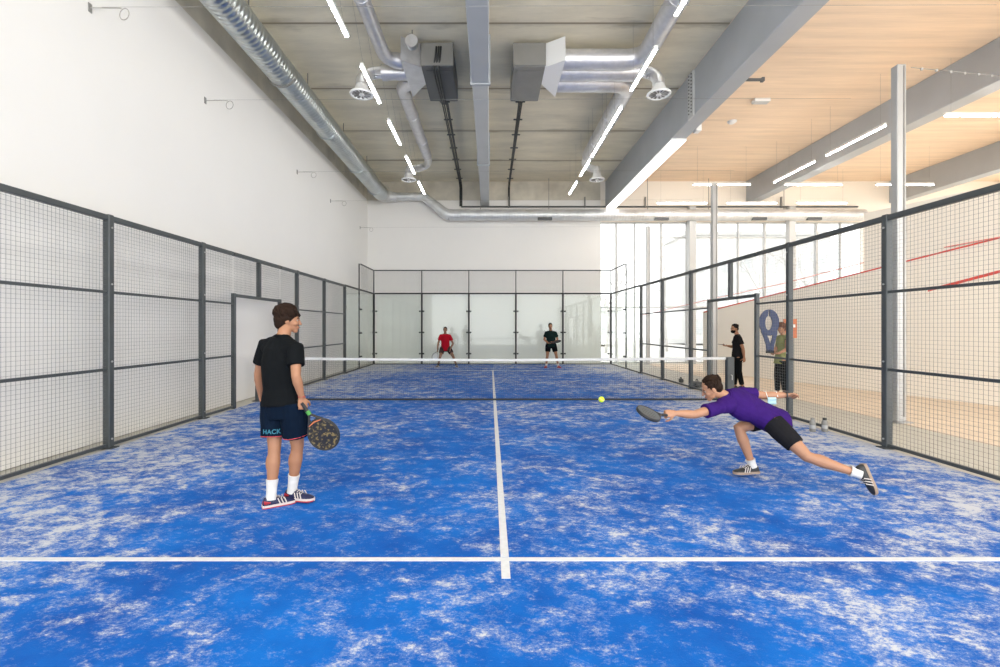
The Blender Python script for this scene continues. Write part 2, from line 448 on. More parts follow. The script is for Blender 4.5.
tag(obj('barrier_cord', tube([P(643, 315, 20.2), P(705, 300.5, 18), P(785, 283, 15.2), P(870, 261, 12.4), P(1000, 237, 9.1)], .012, seg=8), MT['pink'], loc=P(643, 315, 20.2)),
    'thin pale red cord sloping upwards across the far windows', 'cord')

# exterior beyond the glass
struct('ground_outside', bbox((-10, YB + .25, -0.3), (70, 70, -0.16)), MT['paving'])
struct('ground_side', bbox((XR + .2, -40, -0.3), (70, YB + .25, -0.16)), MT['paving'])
# ================================================================ COURT LINES
def line(name, a, b): return struct(name, bbox((a[0], a[1], 0.0), (b[0], b[1], 0.004)), MT['line'])
line('line_service_near', (-4.96, -6.98), (4.96, -6.932))
line('line_service_far', (-4.96, 6.922), (4.96, 6.97))
line('line_centre_near', (-.028, -7.20), (.028, -6.98)); line('line_centre', (-.028, -6.922), (.028, 6.922)); line('line_centre_far', (-.028, 6.98), (.028, 7.20))

# ================================================================ FENCE
def mesh_wires(bm, y0, y1, z0, z1, pitch=.05, r=.0012, axis='y', c=0.0):
    n = int(round((y1 - y0) / pitch)); m = int(round((z1 - z0) / pitch))
    for i in range(1, n):
        y = y0 + (y1 - y0) * i / n
        if axis == 'y': box(bm, (c - r, y - r, z0), (c + r, y + r, z1))
        else: box(bm, (y - r, c - r, z0), (y + r, c + r, z1))
    for j in range(1, m):
        z = z0 + (z1 - z0) * j / m
        if axis == 'y': box(bm, (c + r, y0, z - r), (c + 3*r, y1, z + r))
        else: box(bm, (y0, c + r, z - r), (y1, c + 3*r, z + r))
    return bm
def make_bay(L, name='mesh_fence'):
    """side bay of welded mesh, local: y 0..L from post to post, at x = 0"""
    t = thing(name, '-', 'fence')
    p = .04
    obj('mesh_screen', mesh_wires(nb(), p, L - p, .06, 2.96), MT['wire'], t, local=True)
    obj('top_rail', bbox((-.035, p, 2.94), (.035, L - p, 3.01), .006), MT['steel'], t, local=True)
    for z in (1.0, 2.0): obj('middle_rail', bbox((-.02, p, z), (.02, L - p, z + .035), .003), MT['steel'], t, local=True)
    obj('bottom_rail', bbox((-.02, p, .02), (.02, L - p, .06), .003), MT['steel'], t, local=True)
    return t
SIDE = {-5.04: 'left', 5.04: 'right'}
bayL = make_bay(2.0); bayS = make_bay(1.0)
first = {2.0: bayL, 1.0: bayS}; used = set()
def place_bay(x, y, L, label):
    o = first[L]
    if L in used: o = dup(o, (x, y, 0), label, group=None)
    else: used.add(L); o.location = (x, y, 0); o['label'] = label
    BASE[o] = V((x, y, 0)); return o
def words(side): return {'left': 'before the white wall', 'right': 'before the cream court wall'}[side]
for x, s in SIDE.items():
    o_ = {'left': ', on the side of the man in black', 'right': ', on the side of the man in purple'}[s]
    place_bay(x, -6, 2.0, 'dark mesh fence panel on the %s, cut by the frame edge' % s)
    place_bay(x, -4, 2.0, 'dark mesh fence panel on the %s, first whole one from the viewer' % s)
    place_bay(x, -2, 1.0, 'narrow mesh fence panel on the %s, just before the gateway' % s)
    place_bay(x, 1, 1.0, 'narrow mesh fence panel on the %s, just behind the gateway' % s)
    place_bay(x, 2, 2.0, 'mesh fence panel on the %s, first wide one beyond the gateway' % s)
    place_bay(x, 4, 2.0, 'mesh fence panel on the %s, last before the glass' % s)
# posts
def make_post(h, wx=.085, wy=.085, m='steel'):
    t = thing('fence_post', '-', 'post')
    obj('post', bbox((-wx/2, -wy/2, 0.01), (wx/2, wy/2, h), .008), MT[m], t, local=True)
    obj('base_plate', bbox((-.09, -.07, 0), (.09, .07, .012)), MT[m], t, local=True)
    for z in (.12, 1.12, 2.12, 2.85): obj('bolt', tube([(-wx/2 - .012, 0, z), (wx/2 + .012, 0, z)], .012, (0, 1, 0), 8), MT['alupost'], t, local=True)
    return t
post3 = make_post(3.02); post3u = False
PO = [(-4, 'nearest to the viewer'), (-2, 'second from the viewer'), (2, 'first behind the gateway'), (4, 'second behind the gateway'), (6, 'where mesh meets glass')]
for x, s in SIDE.items():
    for y, w in PO:
        lab = 'dark grey steel fence post on the %s, %s' % (s, w)
        if not post3u: post3.location = (x, y, 0); post3['label'] = lab; post3u = True
        else: dup(post3, (x, y, 0), lab)
# gateways: jambs, lintel, the mullion and mesh above
for x, s in SIDE.items():
    t = thing('gate_frame', 'dark steel gateway frame in the %s fence with mesh above its lintel' % s, 'gate', (x, 0, 0))
    for y in (-1, 1): obj('jamb', bbox((x - .035, y - .035, 0), (x + .035, y + .035, 2.22), .005), MT['steel'], t)
    obj('lintel', bbox((x - .035, -.965, 2.15), (x + .035, .965, 2.21), .005), MT['steel'], t)
    obj('mullion', bbox((x - .04, -.04, 2.21), (x + .04, .04, 2.94), .005), MT['steel'], t)
    obj('top_rail', bbox((x - .035, -1, 2.94), (x + .035, 1, 3.01), .006), MT['steel'], t)
    ms = nb(); mesh_wires(ms, -1.0, 1.0, 2.21, 2.94, c=x); obj('mesh_screen', ms, MT['wire'], t)
# net posts
for x, s in ((-5.02, 'left'), (5.02, 'right')):
    t = thing('net_post', 'dark box-shaped net post at the %s gateway' % s, 'post', (x, 0, 0))
    obj('post', bbox((x - .075, -.06, 0.01), (x + .075, .06, .93), .01), MT['steel'], t)
    obj('base_plate', bbox((x - .11, -.12, 0), (x + .11, .12, .012)), MT['steel'], t)
    obj('crank', tube([(x, -.06, .55), (x, -.11, .55), (x, -.11, .45)], .008, seg=8), MT['alupost'], t)
# net
t = thing('padel_net', 'black net with white top tape stretched across the court', 'net', (0, 0, 0))
nm = nb()
def ztop(x): return .88 + .04 * (abs(x) / 4.94) ** 1.2
N = 212
for i in range(N + 1):
    x = -4.93 + 9.86 * i / N; box(nm, (x - .0010, -.0010, .03), (x + .0010, .0010, ztop(x) - .03))
for j in range(19):
    k = (j + .6) / 19
    for i in range(12):
        xa = -4.94 + 9.88 * i / 12; xb = -4.94 + 9.88 * (i + 1) / 12
        za = .03 + (ztop(xa) - .06) * k; zb = .03 + (ztop(xb) - .06) * k
        prism(nm, [(xa, .001, za - .0010), (xb, .001, zb - .0010), (xb, .001, zb + .0010), (xa, .001, za + .0010)], (0, .0034, 0))
obj('net_mesh', nm, MT['netcord'], t)
tp = nb()
for i in range(16):
    xa = -4.94 + 9.88 * i / 16; xb = -4.94 + 9.88 * (i + 1) / 16
    prism(tp, [(xa, -.008, ztop(xa) - .045), (xb, -.008, ztop(xb) - .045), (xb, -.008, ztop(xb) + .008), (xa, -.008, ztop(xa) + .008)], (0, .016, 0))
obj('top_tape', tp, MT['tape'], t)
obj('bottom_band', bbox((-4.94, -.006, .005), (4.94, .006, .045)), MT['netcord'], t)

# back wall and glazed corners
def make_glass(axis):
    t = thing('glass_screen', '-', 'glass screen')
    if axis == 'x': obj('pane', bbox((.05, -.006, .03), (1.95, .006, 2.96)), MT['glass'], t, local=True)
    else: obj('pane', bbox((-.006, .05, .03), (.006, 1.95, 2.96)), MT['glass'], t, local=True)
    for e in (.075, 1.925):
        for z in (.45, 1.35, 2.25):
            c = nb()
            if axis == 'x': box(c, (e - .035, -.03, z - .03), (e + .035, .03, z + .03))
            else: box(c, (-.03, e - .035, z - .03), (.03, e + .035, z + .03))
            obj('clamp', c, MT['black'], t, local=True)
    k = nb()
    if axis == 'x': box(k, (.02, -.02, 0), (1.98, .02, .03))
    else: box(k, (-.02, .02, 0), (.02, 1.98, .03))
    obj('bottom_rail', k, MT['black'], t, local=True)
    k = nb()
    if axis == 'x': box(k, (.02, -.03, 2.97), (1.98, .03, 3.03))
    else: box(k, (-.03, .02, 2.97), (.03, 1.98, 3.02))
    obj('top_rail', k, MT['black'], t, local=True)
    return t
gx = make_glass('x'); gy = make_glass('y')
names5 = ['leftmost, in the corner', 'second from left', 'middle one, right of the red-shirted player', 'behind the player in dark green', 'rightmost, beside the windows']
names5 = ['leftmost of the five across the back', 'holding the red-shirted player before it', 'middle of the five across the back', 'holding the dark green-shirted player before it', 'rightmost of the five, half before the windows']
for i in range(5):
    x = -5 + 2*i; lab = 'clear glass back wall panel, ' + names5[i]
    if i == 0: gx.location = (x, 10, 0); gx['label'] = lab
    else: dup(gx, (x, 10, 0), lab)
k = 0
for x, s in SIDE.items():
    for y, w in ((6, 'next to the mesh'), (8, 'in the far corner')):
        lab = 'clear glass side panel on the %s, %s' % (s, w)
        if k == 0: gy.location = (x, y, 0); gy['label'] = lab
        else: dup(gy, (x, y, 0), lab)
        k += 1
# raised mesh above the back glass
def make_upper(axis):
    t = thing('mesh_fence', '-', 'fence')
    m = mesh_wires(nb(), .03, 1.97, 3.03, 3.97, axis=axis, r=.0009)
    obj('mesh_screen', m, MT['wire'], t, local=True)
    k = nb()
    if axis == 'x': box(k, (0, -.02, 3.96), (2, .02, 4.0))
    else: box(k, (-.02, 0, 3.96), (.02, 2, 4.0))
    obj('top_rail', k, MT['black'], t, local=True)
    return t
ux = make_upper('x'); uy = make_upper('y')
for i in range(5):
    lab = 'fine mesh panel above the back glass, ' + ['at the left end', 'second from the left end', 'in the middle', 'second from the right end', 'at the right end'][i]
    if i == 0: ux.location = (-5, 10, 0); ux['label'] = lab
    else: dup(ux, (-5 + 2*i, 10, 0), lab)
for k, (x, s) in enumerate(SIDE.items()):
    lab = 'raised mesh panel over the far %s corner glass' % s
    if k == 0: uy.location = (x, 8, 0); uy['label'] = lab
    else: dup(uy, (x, 8, 0), lab)
def back_post(x, y, lab, h=4.0, w=.07):
    t = thing('glass_post', lab, 'post', (x, y, 0))
    obj('post', bbox((x - w/2, y + .02, 0.01), (x + w/2, y + .09, 3.02), .005), MT['black'], t)
    obj('upper_post', bbox((x - .02, y + .03, 3.02), (x + .02, y + .07, h), .003), MT['black'], t)
    obj('base_plate', bbox((x - .08, y - .02, 0), (x + .08, y + .12, .012)), MT['black'], t)
for i, x in enumerate((-3, -1, 1, 3)):
    back_post(x, 10, 'slim black post in the back glass wall, ' + ['left of the red-shirted player', 'right of the red-shirted player', 'left of the dark green-shirted player', 'right of the dark green-shirted player'][i])
for x, s in ((-5.04, 'left'), (5.04, 'right')):
    back_post(x, 10, 'black corner post at the far %s of the court' % s, w=.08)
    back_post(x + (.06 if x > 0 else -.06), 7.95, 'slim black post in the %s side glass' % s, w=.045)
t = thing('bag', 'small black sports bag on the floor by the far right fence post', 'bag', (5.32, 2.3, 0))
bg_ = bbox((5.22, 2.15, 0), (5.42, 2.42, .15), .05, 3); obj('body', bg_, MT['cable'], t)
obj('handle', annulus_tube(nb(), (5.32, 2.29, .15), (1, 0, 0), .06, .012), MT['cable'], t)
t = thing('bag', 'tiny black pouch outside the right fence left of the dark bag', 'bag', (5.3, 3.3, 0))
obj('body', bbox((5.25, 3.22, 0), (5.36, 3.36, .12), .04, 2), MT['cable'], t)
obj('handle', annulus_tube(nb(), (5.3, 3.29, .12), (1, 0, 0), .035, .01), MT['cable'], t)

# ================================================================ DUCTS
# big spiral duct along the left wall
t = thing('ventilation_duct', 'large spiral steel duct running along the top of the left wall', 'duct', (-4.65, -2, 7.1))
e = V((-4.62, 9.5, 7.12))
obj('pipe', tube([(-4.65, -13.4, 7.1), e], .30, (1, 0, 0), 32), MT['duct_y'], t, smooth=True, auto=50)
for y in (-8.5, -5.6, -2.7, 0.2, 3.1, 6.0, 8.6):
    c = tube([(-4.65, y - .03, 7.1), (-4.65, y + .03, 7.1)], .312, (1, 0, 0), 32); obj('collar', c, MT['unit'] if y in (-2.7, .2) else MT['duct_y'], t, smooth=True, auto=50)
for y in (-7, -4.1, -1.2, 1.7, 4.6, 7.4):
    h = nb(); box(h, (-4.66, y - .01, 7.4), (-4.64, y + .01, HC)); obj('hanger', h, MT['unit'], t)
obj('elbow', sweep(nb(), [e, e + V((.02, .25, 0)), e + V((.14, .45, 0)), e + V((.36, .56, 0)), e + V((.55, .58, 0))], [.30, .29, .27, .22, .18], None, (0, 0, 1), 'flat', 28), MT['duct_x'], t, smooth=True, auto=50)
# cross duct before the back wall
yd = 10.05; s0 = V((-4.05, 10.08, 7.13)); s1 = P(424, 196.5, 20.2); s2 = P(447, 215, 20.2); s3 = V((15.8, yd, s2.z))
t = thing('ventilation_duct', 'long spiral duct crossing over the back wall and windows', 'duct', (2, yd, s2.z))
obj('inlet', tube([s0, s1], .17, (0, 1, 0), 24), MT['duct_x'], t, smooth=True, auto=50)
obj('slanting_section', sweep(nb(), [s1 - V((.05, 0, 0)), s1 + (s2 - s1) * .08, s1 + (s2 - s1) * .9, s2 + V((.12, 0, -.0))], [.17, .18, .22, .235], None, (0, 1, 0), 'flat', 24), MT['duct_x'], t, smooth=True, auto=50)
obj('pipe', tube([s2 + V((.08, 0, 0)), s3], .235, (0, 1, 0), 28), MT['duct_x'], t, smooth=True, auto=50)
for X in (1.2, 4.4, 7.6, 10.8, 13.8):
    obj('collar', tube([(X - .03, yd, s2.z), (X + .03, yd, s2.z)], .245, (0, 1, 0), 28), MT['duct_x'], t, smooth=True, auto=50)
for px in (545, 662, 760, 815):
    X = (px - 490) * 20 / F + CX
    g = nb(); box(g, (X - .30, yd - .20, s2.z - .245), (X + .30, yd - .06, s2.z - .14)); gr = obj('air_grille', g, MT['unitdark'], t)
for X in (-.5, 2.4, 6.6, 9.2, 12.4):
    h = nb(); box(h, (X - .01, yd - .01, s2.z + .23), (X + .01, yd + .01, HC)); obj('hanger', h, MT['unit'], t)
# dark conduit above it
t = thing('conduit', 'thin dark conduit above the long cross duct', 'pipe', (3, 10.38, 6.78))
obj('pipe', tube([(-1.35, 10.38, 6.78), (15.8, 10.38, 6.78)], .035, (0, 1, 0), 8), MT['unitdark'], t)
for X in (.7, 4.0, 6.62, 9.5, 12.5): obj('bracket', bbox((X - .02, 10.34, 6.74), (X + .02, 10.445, 7.2)), MT['unit'], t)

def fan_unit(sx, x0, x1, lab, m_front, m_body, px_tray, tray_end):
    t = thing('air_unit', lab, 'air unit', ((x0 + x1)/2, 1, 7.5))
    zb = 7.32
    obj('casing', bbox((x0, .34, zb), (x1, 1.95, 7.84), .012), m_body, t)
    obj('front_panel', bbox((x0 - .01, .30, zb + .01), (x1 + .01, .34, 7.83), .006), m_front, t)
    lid = nb(); box(lid, (x0 + .08, .5, zb - .012), (x1 - .08, 1.9, zb)); obj('access_panel', lid, m_body, t)
    # flared plenum on the outlet side
    xi = x1 if sx > 0 else x0; xo = xi + sx * .40
    pl = nb(); prism(pl, [(xi, .36, zb), (xi, 1.1, zb), (xo, 1.68, zb - .02), (xo, .05, zb - .02)], (0, 0, .52))
    obj('plenum', pl, MT['whitemetal'] if sx > 0 else MT['alu'], t)
    # (hangers)
    for (dx, dy) in ((.1, .15), (.1, 1.5), (-.1, .15), (-.1, 1.5)):
        X = x0 + dx if dx > 0 else x1 + dx
        obj('hanger', bbox((X - .008, .38 + dy - .008, 7.8), (X + .008, .38 + dy + .008, HC)), MT['unit'], t)
    return xo
HD = 7.52
def arc(c, a, b, n=6):
    """rounded corner at c between points a and b"""
    a, b, c = V(a), V(b), V(c)
    return [a * (1-k)**2 + c * 2*k*(1-k) + b * k*k for k in [i / n for i in range(n + 1)]]
def diffuser(x, y, z, lab, up):
    t = thing('round_diffuser', lab, 'air diffuser', (x, y, z))
    obj('hose', sweep(nb(), up, .135, None, (0, 1, 0), 'flat', 22), MT['flex'], t, smooth=True, auto=60)
    obj('cone', sweep(nb(), [(x, y, z + .22), (x, y, z + .1), (x, y, z + .02)], [.13, .17, .24], None, (1, 0, 0), 'flat', 28), MT['whitemetal'], t, smooth=True, auto=50)
    obj('rim', annulus_tube(nb(), (x, y, z + .01), (0, 0, 1), .24, .03, 32), MT['whitemetal'], t, smooth=True)
    sw = nb()
    for k in range(12):
        a = 2*math.pi*k/12; d = V((math.cos(a), math.sin(a), 0)); q = V((-d.y, d.x, 0))
        prism(sw, [V((x, y, z - .004)) + d*.06, V((x, y, z - .004)) + d*.21, V((x, y, z + .008)) + d*.21 + q*.05, V((x, y, z + .008)) + d*.06 + q*.015], (0, 0, .006))
    obj('swirl_vanes', sw, MT['unit'], t)
    obj('hub', cyl((x, y), .06, z - .015, z + .02), MT['whitemetal'], t, smooth=True, auto=50)
def ducts(sx, xo, xA, xC, xD, side_word, rA, yA, yB, yC, r):
    zD = 6.86
    # duct A turns towards the viewer
    t = thing('foil_duct', 'shiny foil duct on the %s, bending towards the viewer' % side_word, 'duct', (xA, -3, HD))
    ce = V((xA, yA, HD)); pts = [V((xo, yA, HD))] + arc(ce, ce - V((sx * .45, 0, 0)), ce - V((0, .45, 0)))
    obj('pipe', sweep(nb(), pts + [V((xA, -13.3, HD))], [r] * (len(pts) - 4) + [rA]*5, None, (0, 0, 1), 'flat', 22), MT['alu'], t, smooth=True, auto=60)
    for y in (-1.6, -3.8, -6): obj('collar', tube([(xA, y - .03, HD), (xA, y + .03, HD)], rA + .012, (1, 0, 0), 22), MT['alu'], t, smooth=True, auto=50)
    # duct B goes straight out to the near diffuser
    xb = xD - sx * .45
    t = thing('foil_duct', 'shiny foil duct on the %s, middle one going straight out' % side_word, 'duct', ((xo + xb)/2, yB, HD))
    obj('pipe', tube([(xo, yB, HD), (xb, yB, HD)], r, (0, 1, 0), 22), MT['alu'], t, smooth=True, auto=60)
    obj('collar', tube([(xb - .05, yB, HD), (xb + .05, yB, HD)], r + .012, (0, 1, 0), 22), MT['alu'], t, smooth=True, auto=60)
    pts = [V((xb + sx*.04, yB, HD))] + arc((xD, yB, HD - .02), (xb + sx * .15, yB, HD), (xD, .7, zD + .35), 7) + [V((xD, .66, zD + .2))]
    diffuser(xD, .66, zD, 'white round ceiling diffuser on the %s, nearer to the viewer' % side_word, pts)
    # duct C turns away and runs down the hall to the far diffuser
    t = thing('foil_duct', 'shiny foil duct on the %s, running away down the hall' % side_word, 'duct', (xC, 4, HD))
    ce = V((xC, yC, HD)); pts = [V((xo, yC, HD))] + arc(ce, ce - V((sx * .4, 0, 0)), ce + V((0, .4, 0)))
    obj('pipe', sweep(nb(), pts + [V((xC, 6.3, HD))], r, None, (0, 0, 1), 'flat', 22), MT['alu'], t, smooth=True, auto=60)
    for y in (3.2, 5.0): obj('collar', tube([(xC, y - .03, HD), (xC, y + .03, HD)], r + .012, (1, 0, 0), 22), MT['alu'], t, smooth=True, auto=50)
    pts = [V((xC, 6.28, HD))] + arc((xC, 7.6, HD), (xC, 6.5, HD), (xD, 6.95, zD + .4), 8) + [V((xD, 6.9, zD + .2))]
    diffuser(xD, 6.9, zD, 'white round ceiling diffuser on the %s, farther from the viewer' % side_word, pts)
xo = fan_unit(1, .42, 1.12, 'grey box-shaped air handling unit hung right of the middle beam', MT['unit'], MT['unit'], 519, 507)
ducts(1, xo, 3.30, 3.30, 3.74, 'right', .20, .42, .91, 1.42, .215)
xo = fan_unit(-1, -1.62, -.92, 'charcoal air handling unit hung left of the middle beam', MT['unit'], MT['unitdark'], 440, 461)
ducts(-1, xo, -2.42, -2.28, -3.02, 'left', .145, .50, .96, 1.42, .165)
# galvanised silencer behind the left unit
t = thing('pipe_stub', 'short metal pipe stub beside the charcoal air unit', 'pipe', (-1.76, 0, 7.6))
obj('hanger', bbox((-1.77, -.03, 7.73), (-1.75, -.01, HC)), MT['unit'], t)
obj('pipe', tube([(-1.76, -.10, 7.62), (-1.76, .04, 7.62)], .12, (1, 0, 0), 20), MT['duct_y'], t, smooth=True, auto=50)
obj('collar', tube([(-1.76, -.13, 7.62), (-1.76, -.09, 7.62)], .135, (1, 0, 0), 20), MT['alu'], t, smooth=True, auto=50)
# cable trays from the units to the back wall and down it
for (x0, x1, lab) in ((-1.32, -1.36, 'black cable run along the ceiling from the charcoal air unit'), (.72, .72, 'black cable run along the ceiling from the grey air unit')):
    t = thing('cable_run', lab, 'cables', (x0, 5, 7.7))
    offs = (-.07, -.02, .04, .08) if x0 < 0 else (-.04, 0, .04)
    for o_ in offs:
        obj('cable', tube([(x0 + o_, 2.0, 7.36), (x0 + o_, 2.25, 7.62), (x1 + o_*.6, 9.9, 7.72), (x1 + o_*.6, 10.36, 7.6), (x1 + o_*.6, 10.38, 6.80)], .019, (1, 0, 0), 7), MT['cable'], t)
    for k in range(7): obj('clip', bbox((x0 + (x1 - x0)*k/7 - .13, 2.7 + k*1.1, 7.66), (x0 + (x1-x0)*k/7 + .13, 2.74 + k*1.1, 7.69)), MT['unitdark'], t)
t = thing('cable_loop', 'thick black cables hanging in front of the charcoal air unit', 'cables', (-1.25, .5, 7.4))
for k in range(3):
    obj('cable', tube([(-1.28 + .05*k, .30, 7.74), (-1.3 + .05*k, .28, 7.5), (-1.36 + .06*k, .36, 7.26), (-1.34 + .05*k, 1.4, 7.26), (-1.32 + .04*k, 2.0, 7.28)], .022, (1, 0, 0), 8), MT['cable'], t)

# ================================================================ LAMPS
def lin_lamp(x, y, z, L, along, lab, group=None, inset=.15):
    t = thing('linear_light', lab, 'light', (x, y, z), group)
    h = L / 2; w = .032
    if along == 'y':
        a = (x - w, y - h, z + .012); b = (x + w, y + h, z + .075); c = (x - w + .004, y - h + .01, z - .006); d = (x + w - .004, y + h - .01, z + .012)
        hp = ((x, y - h + inset), (x, y + h - .15))
    else:
        a = (x - h, y - w, z + .012); b = (x + h, y + w, z + .075); c = (x - h + .01, y - w + .004, z - .006); d = (x + h - .01, y + w - .004, z + .012)
        hp = ((x - h + .15, y), (x + h - .15, y))
    obj('housing', bbox(a, b, .004), MT['whitemetal'], t)
    obj('diffuser', bbox(c, d, .004), MT['led'], t)
    sl = -.22 if x < -2 else 0.0      # the left row hangs on slanting wires, clear of the duct
    for (X, Y) in hp: obj('suspension_wire', tube([(X, Y, z + .07), (X + sl, Y, HC)], .002, (0, 1, 0), 5), MT['unit'], t)
LZ = 6.54
ordn = ['nearest', 'second from the viewer', 'third from the viewer', 'fourth from the viewer', 'farthest']
ys = [-2.75, -.34, 2.06, 4.47, 6.88]
for y, w in zip(ys, ordn): lin_lamp(-2.55, y, LZ, 1.5, 'y', 'hanging linear lamp in the left row, ' + w)
for y, w in zip([-3.3, -.9, 1.35, 3.0, 4.75, 6.88], ['nearest', 'second from the viewer', 'third from the viewer', 'fourth from the viewer', 'fifth from the viewer', 'farthest']):
    lin_lamp(2.87, y, LZ, 1.5, 'y', 'hanging linear lamp in the right row, ' + w, inset=.565 if y == 1.35 else .15)
for y in (-5.2, -7.6, -10.0):       # unseen lamps added over the viewer for light, continuing both rows
    lin_lamp(-2.55, y, LZ, 1.5, 'y', 'linear lamp of the left row above the viewer', 'lamps above the viewer'); lin_lamp(2.87, y, LZ, 1.5, 'y', 'linear lamp of the right row above the viewer', 'right lamps above the viewer')
for y, w in ((2.6, 'nearer of two in line'), (5.15, 'farther of two in line')): lin_lamp(9.66, y, LZ, 2.05, 'y', 'linear lamp beside the timber ceiling beam, ' + w)
for x, y, w in ((11.7, 1.03, 'bright one cut by the right frame edge'), (6.9 + 1.1, 6.45, 'left of three in the middle cross row'), (14.4, 6.45, 'right of three in the middle cross row'), (11.2, 6.45, 'centre of three in the middle cross row'),
                (7.6, 8.9, 'left of the far cross row'), (10.4, 8.9, 'centre of the far cross row'), (13.2, 8.9, 'right of the far cross row')):
    lin_lamp(x, y, LZ, 2.2 if y < 6 else 2.0, 'x', 'crosswise linear lamp over the wooden floor, ' + w)

# ================================================================ COLUMNS OUTSIDE THE RIGHT FENCE
for Z, w in ((7.85, 'nearest, rising before the ceiling'), (14.3, 'behind the gateway'), (20.3, 'farthest, before the windows')):
    X = 6.75 + CX; Y = Z + CY
    t = thing('steel_column', 'pale free-standing metal column beyond the right fence, ' + w, 'column', (X, Y, 0))
    obj('shaft', bbox((X - .075, Y - .07, 0.012), (X + .075, Y + .07, 5.88), .012), MT['alupost'], t)
    obj('groove', bbox((X + .02, Y - .078, 0.1), (X + .045, Y - .068, 5.85)), MT['unit'], t)
    obj('base_plate', bbox((X - .14, Y - .13, 0), (X + .14, Y + .13, .014)), MT['alupost'], t)

# wall anchors with cable loops and taut wires
for k, (Z, z) in enumerate(((6.3, 5.80), (8.85, 5.79), (13.07, 5.84), (15.8, 5.77), (19.4, 5.64))):
    Y = Z + CY; X = WL
    lab = 'small wall hook with a coiled wire loop, ' + ['nearest, high on the left wall', 'second from the viewer on the left wall', 'third from the viewer on the left wall', 'fourth from the viewer on the left wall', 'farthest, near the back corner'][k]
    t = thing('wall_anchor', lab, 'wall hook', (X, Y, z))
    obj('plate', bbox((X, Y - .03, z - .06), (X + .012, Y + .03, z + .06), .003), MT['unit'], t)
    obj('hook', tube([(X, Y, z), (X + .16, Y, z), (X + .42, Y, z - .005)], .007, (0, 1, 0), 8), MT['hookm'], t)
    obj('wire_loop', annulus_tube(nb(), (X + .46, Y, z - .085), (.2, 1, 0), .075, .006, 20), MT['hookm'], t)
    obj('taut_wire', tube([(X + .16, Y, z + .01), (6.62, Y, z + .04)], .0022, (0, 1, 0), 5), MT['unit'], t)
# net cable with clips by the near column
t = thing('taut_cable', 'thin cable with small clips running right from the near column', 'cable', P(912, 68, 7.85))
c0 = P(911, 67.5, 7.85); c1 = P(1010, 77, 8.6)
obj('wire', tube([c0, c1], .005, seg=6), MT['unit'], t)
for k in range(7):
    q = c0 + (c1 - c0) * (.1 + k * .14); obj('clip', bbox(q - V((.015, .01, .03)), q + V((.015, .01, .01))), MT['alupost'], t)

# ceiling fittings on the timber side
X, Y = P(761, 99, 13.2).x, 13.2 + CY
t = thing('emergency_light', 'small white emergency light box on the timber ceiling', 'light', (X, Y, HC - .1))
obj('body', bbox((X - .22, Y - .1, HC - .09), (X + .22, Y + .1, HC), .01), MT['whitemetal'], t); obj('lens', bbox((X - .2, Y - .085, HC - .10), (X + .2, Y + .085, HC - .09)), MT['beamlight'], t)
q = P(732, 121.5, 14.6)
t = thing('smoke_detector', 'small white round detector on the timber ceiling', 'detector', (q.x, q.y, HC - .08))
obj('body', sweep(nb(), [(q.x, q.y, HC - .07), (q.x, q.y, HC - .04), (q.x, q.y, HC)], [.08, .12, .13], None, (1, 0, 0), 'flat', 20), MT['whitemetal'], t, smooth=True, auto=50)
obj('base_ring', cyl((q.x, q.y), .14, HC - .015, HC), MT['whitemetal'], t)
q = P(716, 128, 12.7)
t = thing('loudspeaker', 'small white box mounted on the side of the big beam', 'speaker', (5.38, q.y, 7.0))
obj('body', bbox((5.37, q.y - .1, 6.78), (5.52, q.y + .1, 7.12), .015), MT['whitemetal'], t); obj('bracket', bbox((5.33, q.y - .03, 6.9), (5.37, q.y + .03, 7.0)), MT['unit'], t)
q = P(746, 80, 10.2)
t = thing('sprinkler_bracket', 'dark flat bracket under the big beam edge', 'bracket', (5.5, q.y, 6.8))
obj('plate', bbox((5.30, q.y - .03, 6.86), (5.75, q.y + .03, 6.90)), MT['unitdark'], t); obj('tip', bbox((5.72, q.y - .04, 6.84), (5.78, q.y + .04, 6.92)), MT['unitdark'], t)

# ball tubes by the fence
for px, w in ((812.6, 'left'), (824.8, 'right')):
    Z = 7.12; q = P(px, 431, Z)
    t = thing('ball_tube', 'upright metal drinks bottle by the fence, %s one of the pair' % w, 'bottle', (q.x, q.y, 0))
    t.name = 'drink_bottle'
    r = .042
    obj('body', sweep(nb(), [(q.x, q.y, 0), (q.x, q.y, .01), (q.x, q.y, .14), (q.x, q.y, .165), (q.x, q.y, .18)], [r*.9, r, r, r*.8, r*.55], None, (1, 0, 0), 'flat', 20), MT['unit'], t, smooth=True, auto=50)
    obj('band', cyl((q.x, q.y), r*1.02, .05, .10), MT['alupost'], t, smooth=True, auto=50)
    obj('lid', cyl((q.x, q.y), r*.66, .175, .205), MT['cable'] if w == 'right' else MT['unit'], t, smooth=True, auto=50)

# tennis ball in flight
yb_ = mat('yellow_felt', (0.62, 0.80, 0.03), 0.9, bump=.3, bscale=300)
q = P(601.5, 399.5, 5.3)
t = thing('padel_ball', 'yellow-green ball in the air left of the purple-shirted player', 'ball', q)
obj('felt', ellipsoid(nb(), q, ((.033, 0, 0), (0, .033, 0), (0, 0, .033)), 20, 14), yb_, t, smooth=True)
sm_ = nb(); prev = []
for k in range(40):
    a = 2*math.pi*k/40; d = V((math.cos(a), math.sin(a), .45*math.sin(2*a))).normalized() * .0332; prev.append(q + d)
sweep(sm_, prev + [prev[0]], .0018, None, (0, 0, 1), 'flat', 5); obj('seam', sm_, MT['tape'], t)

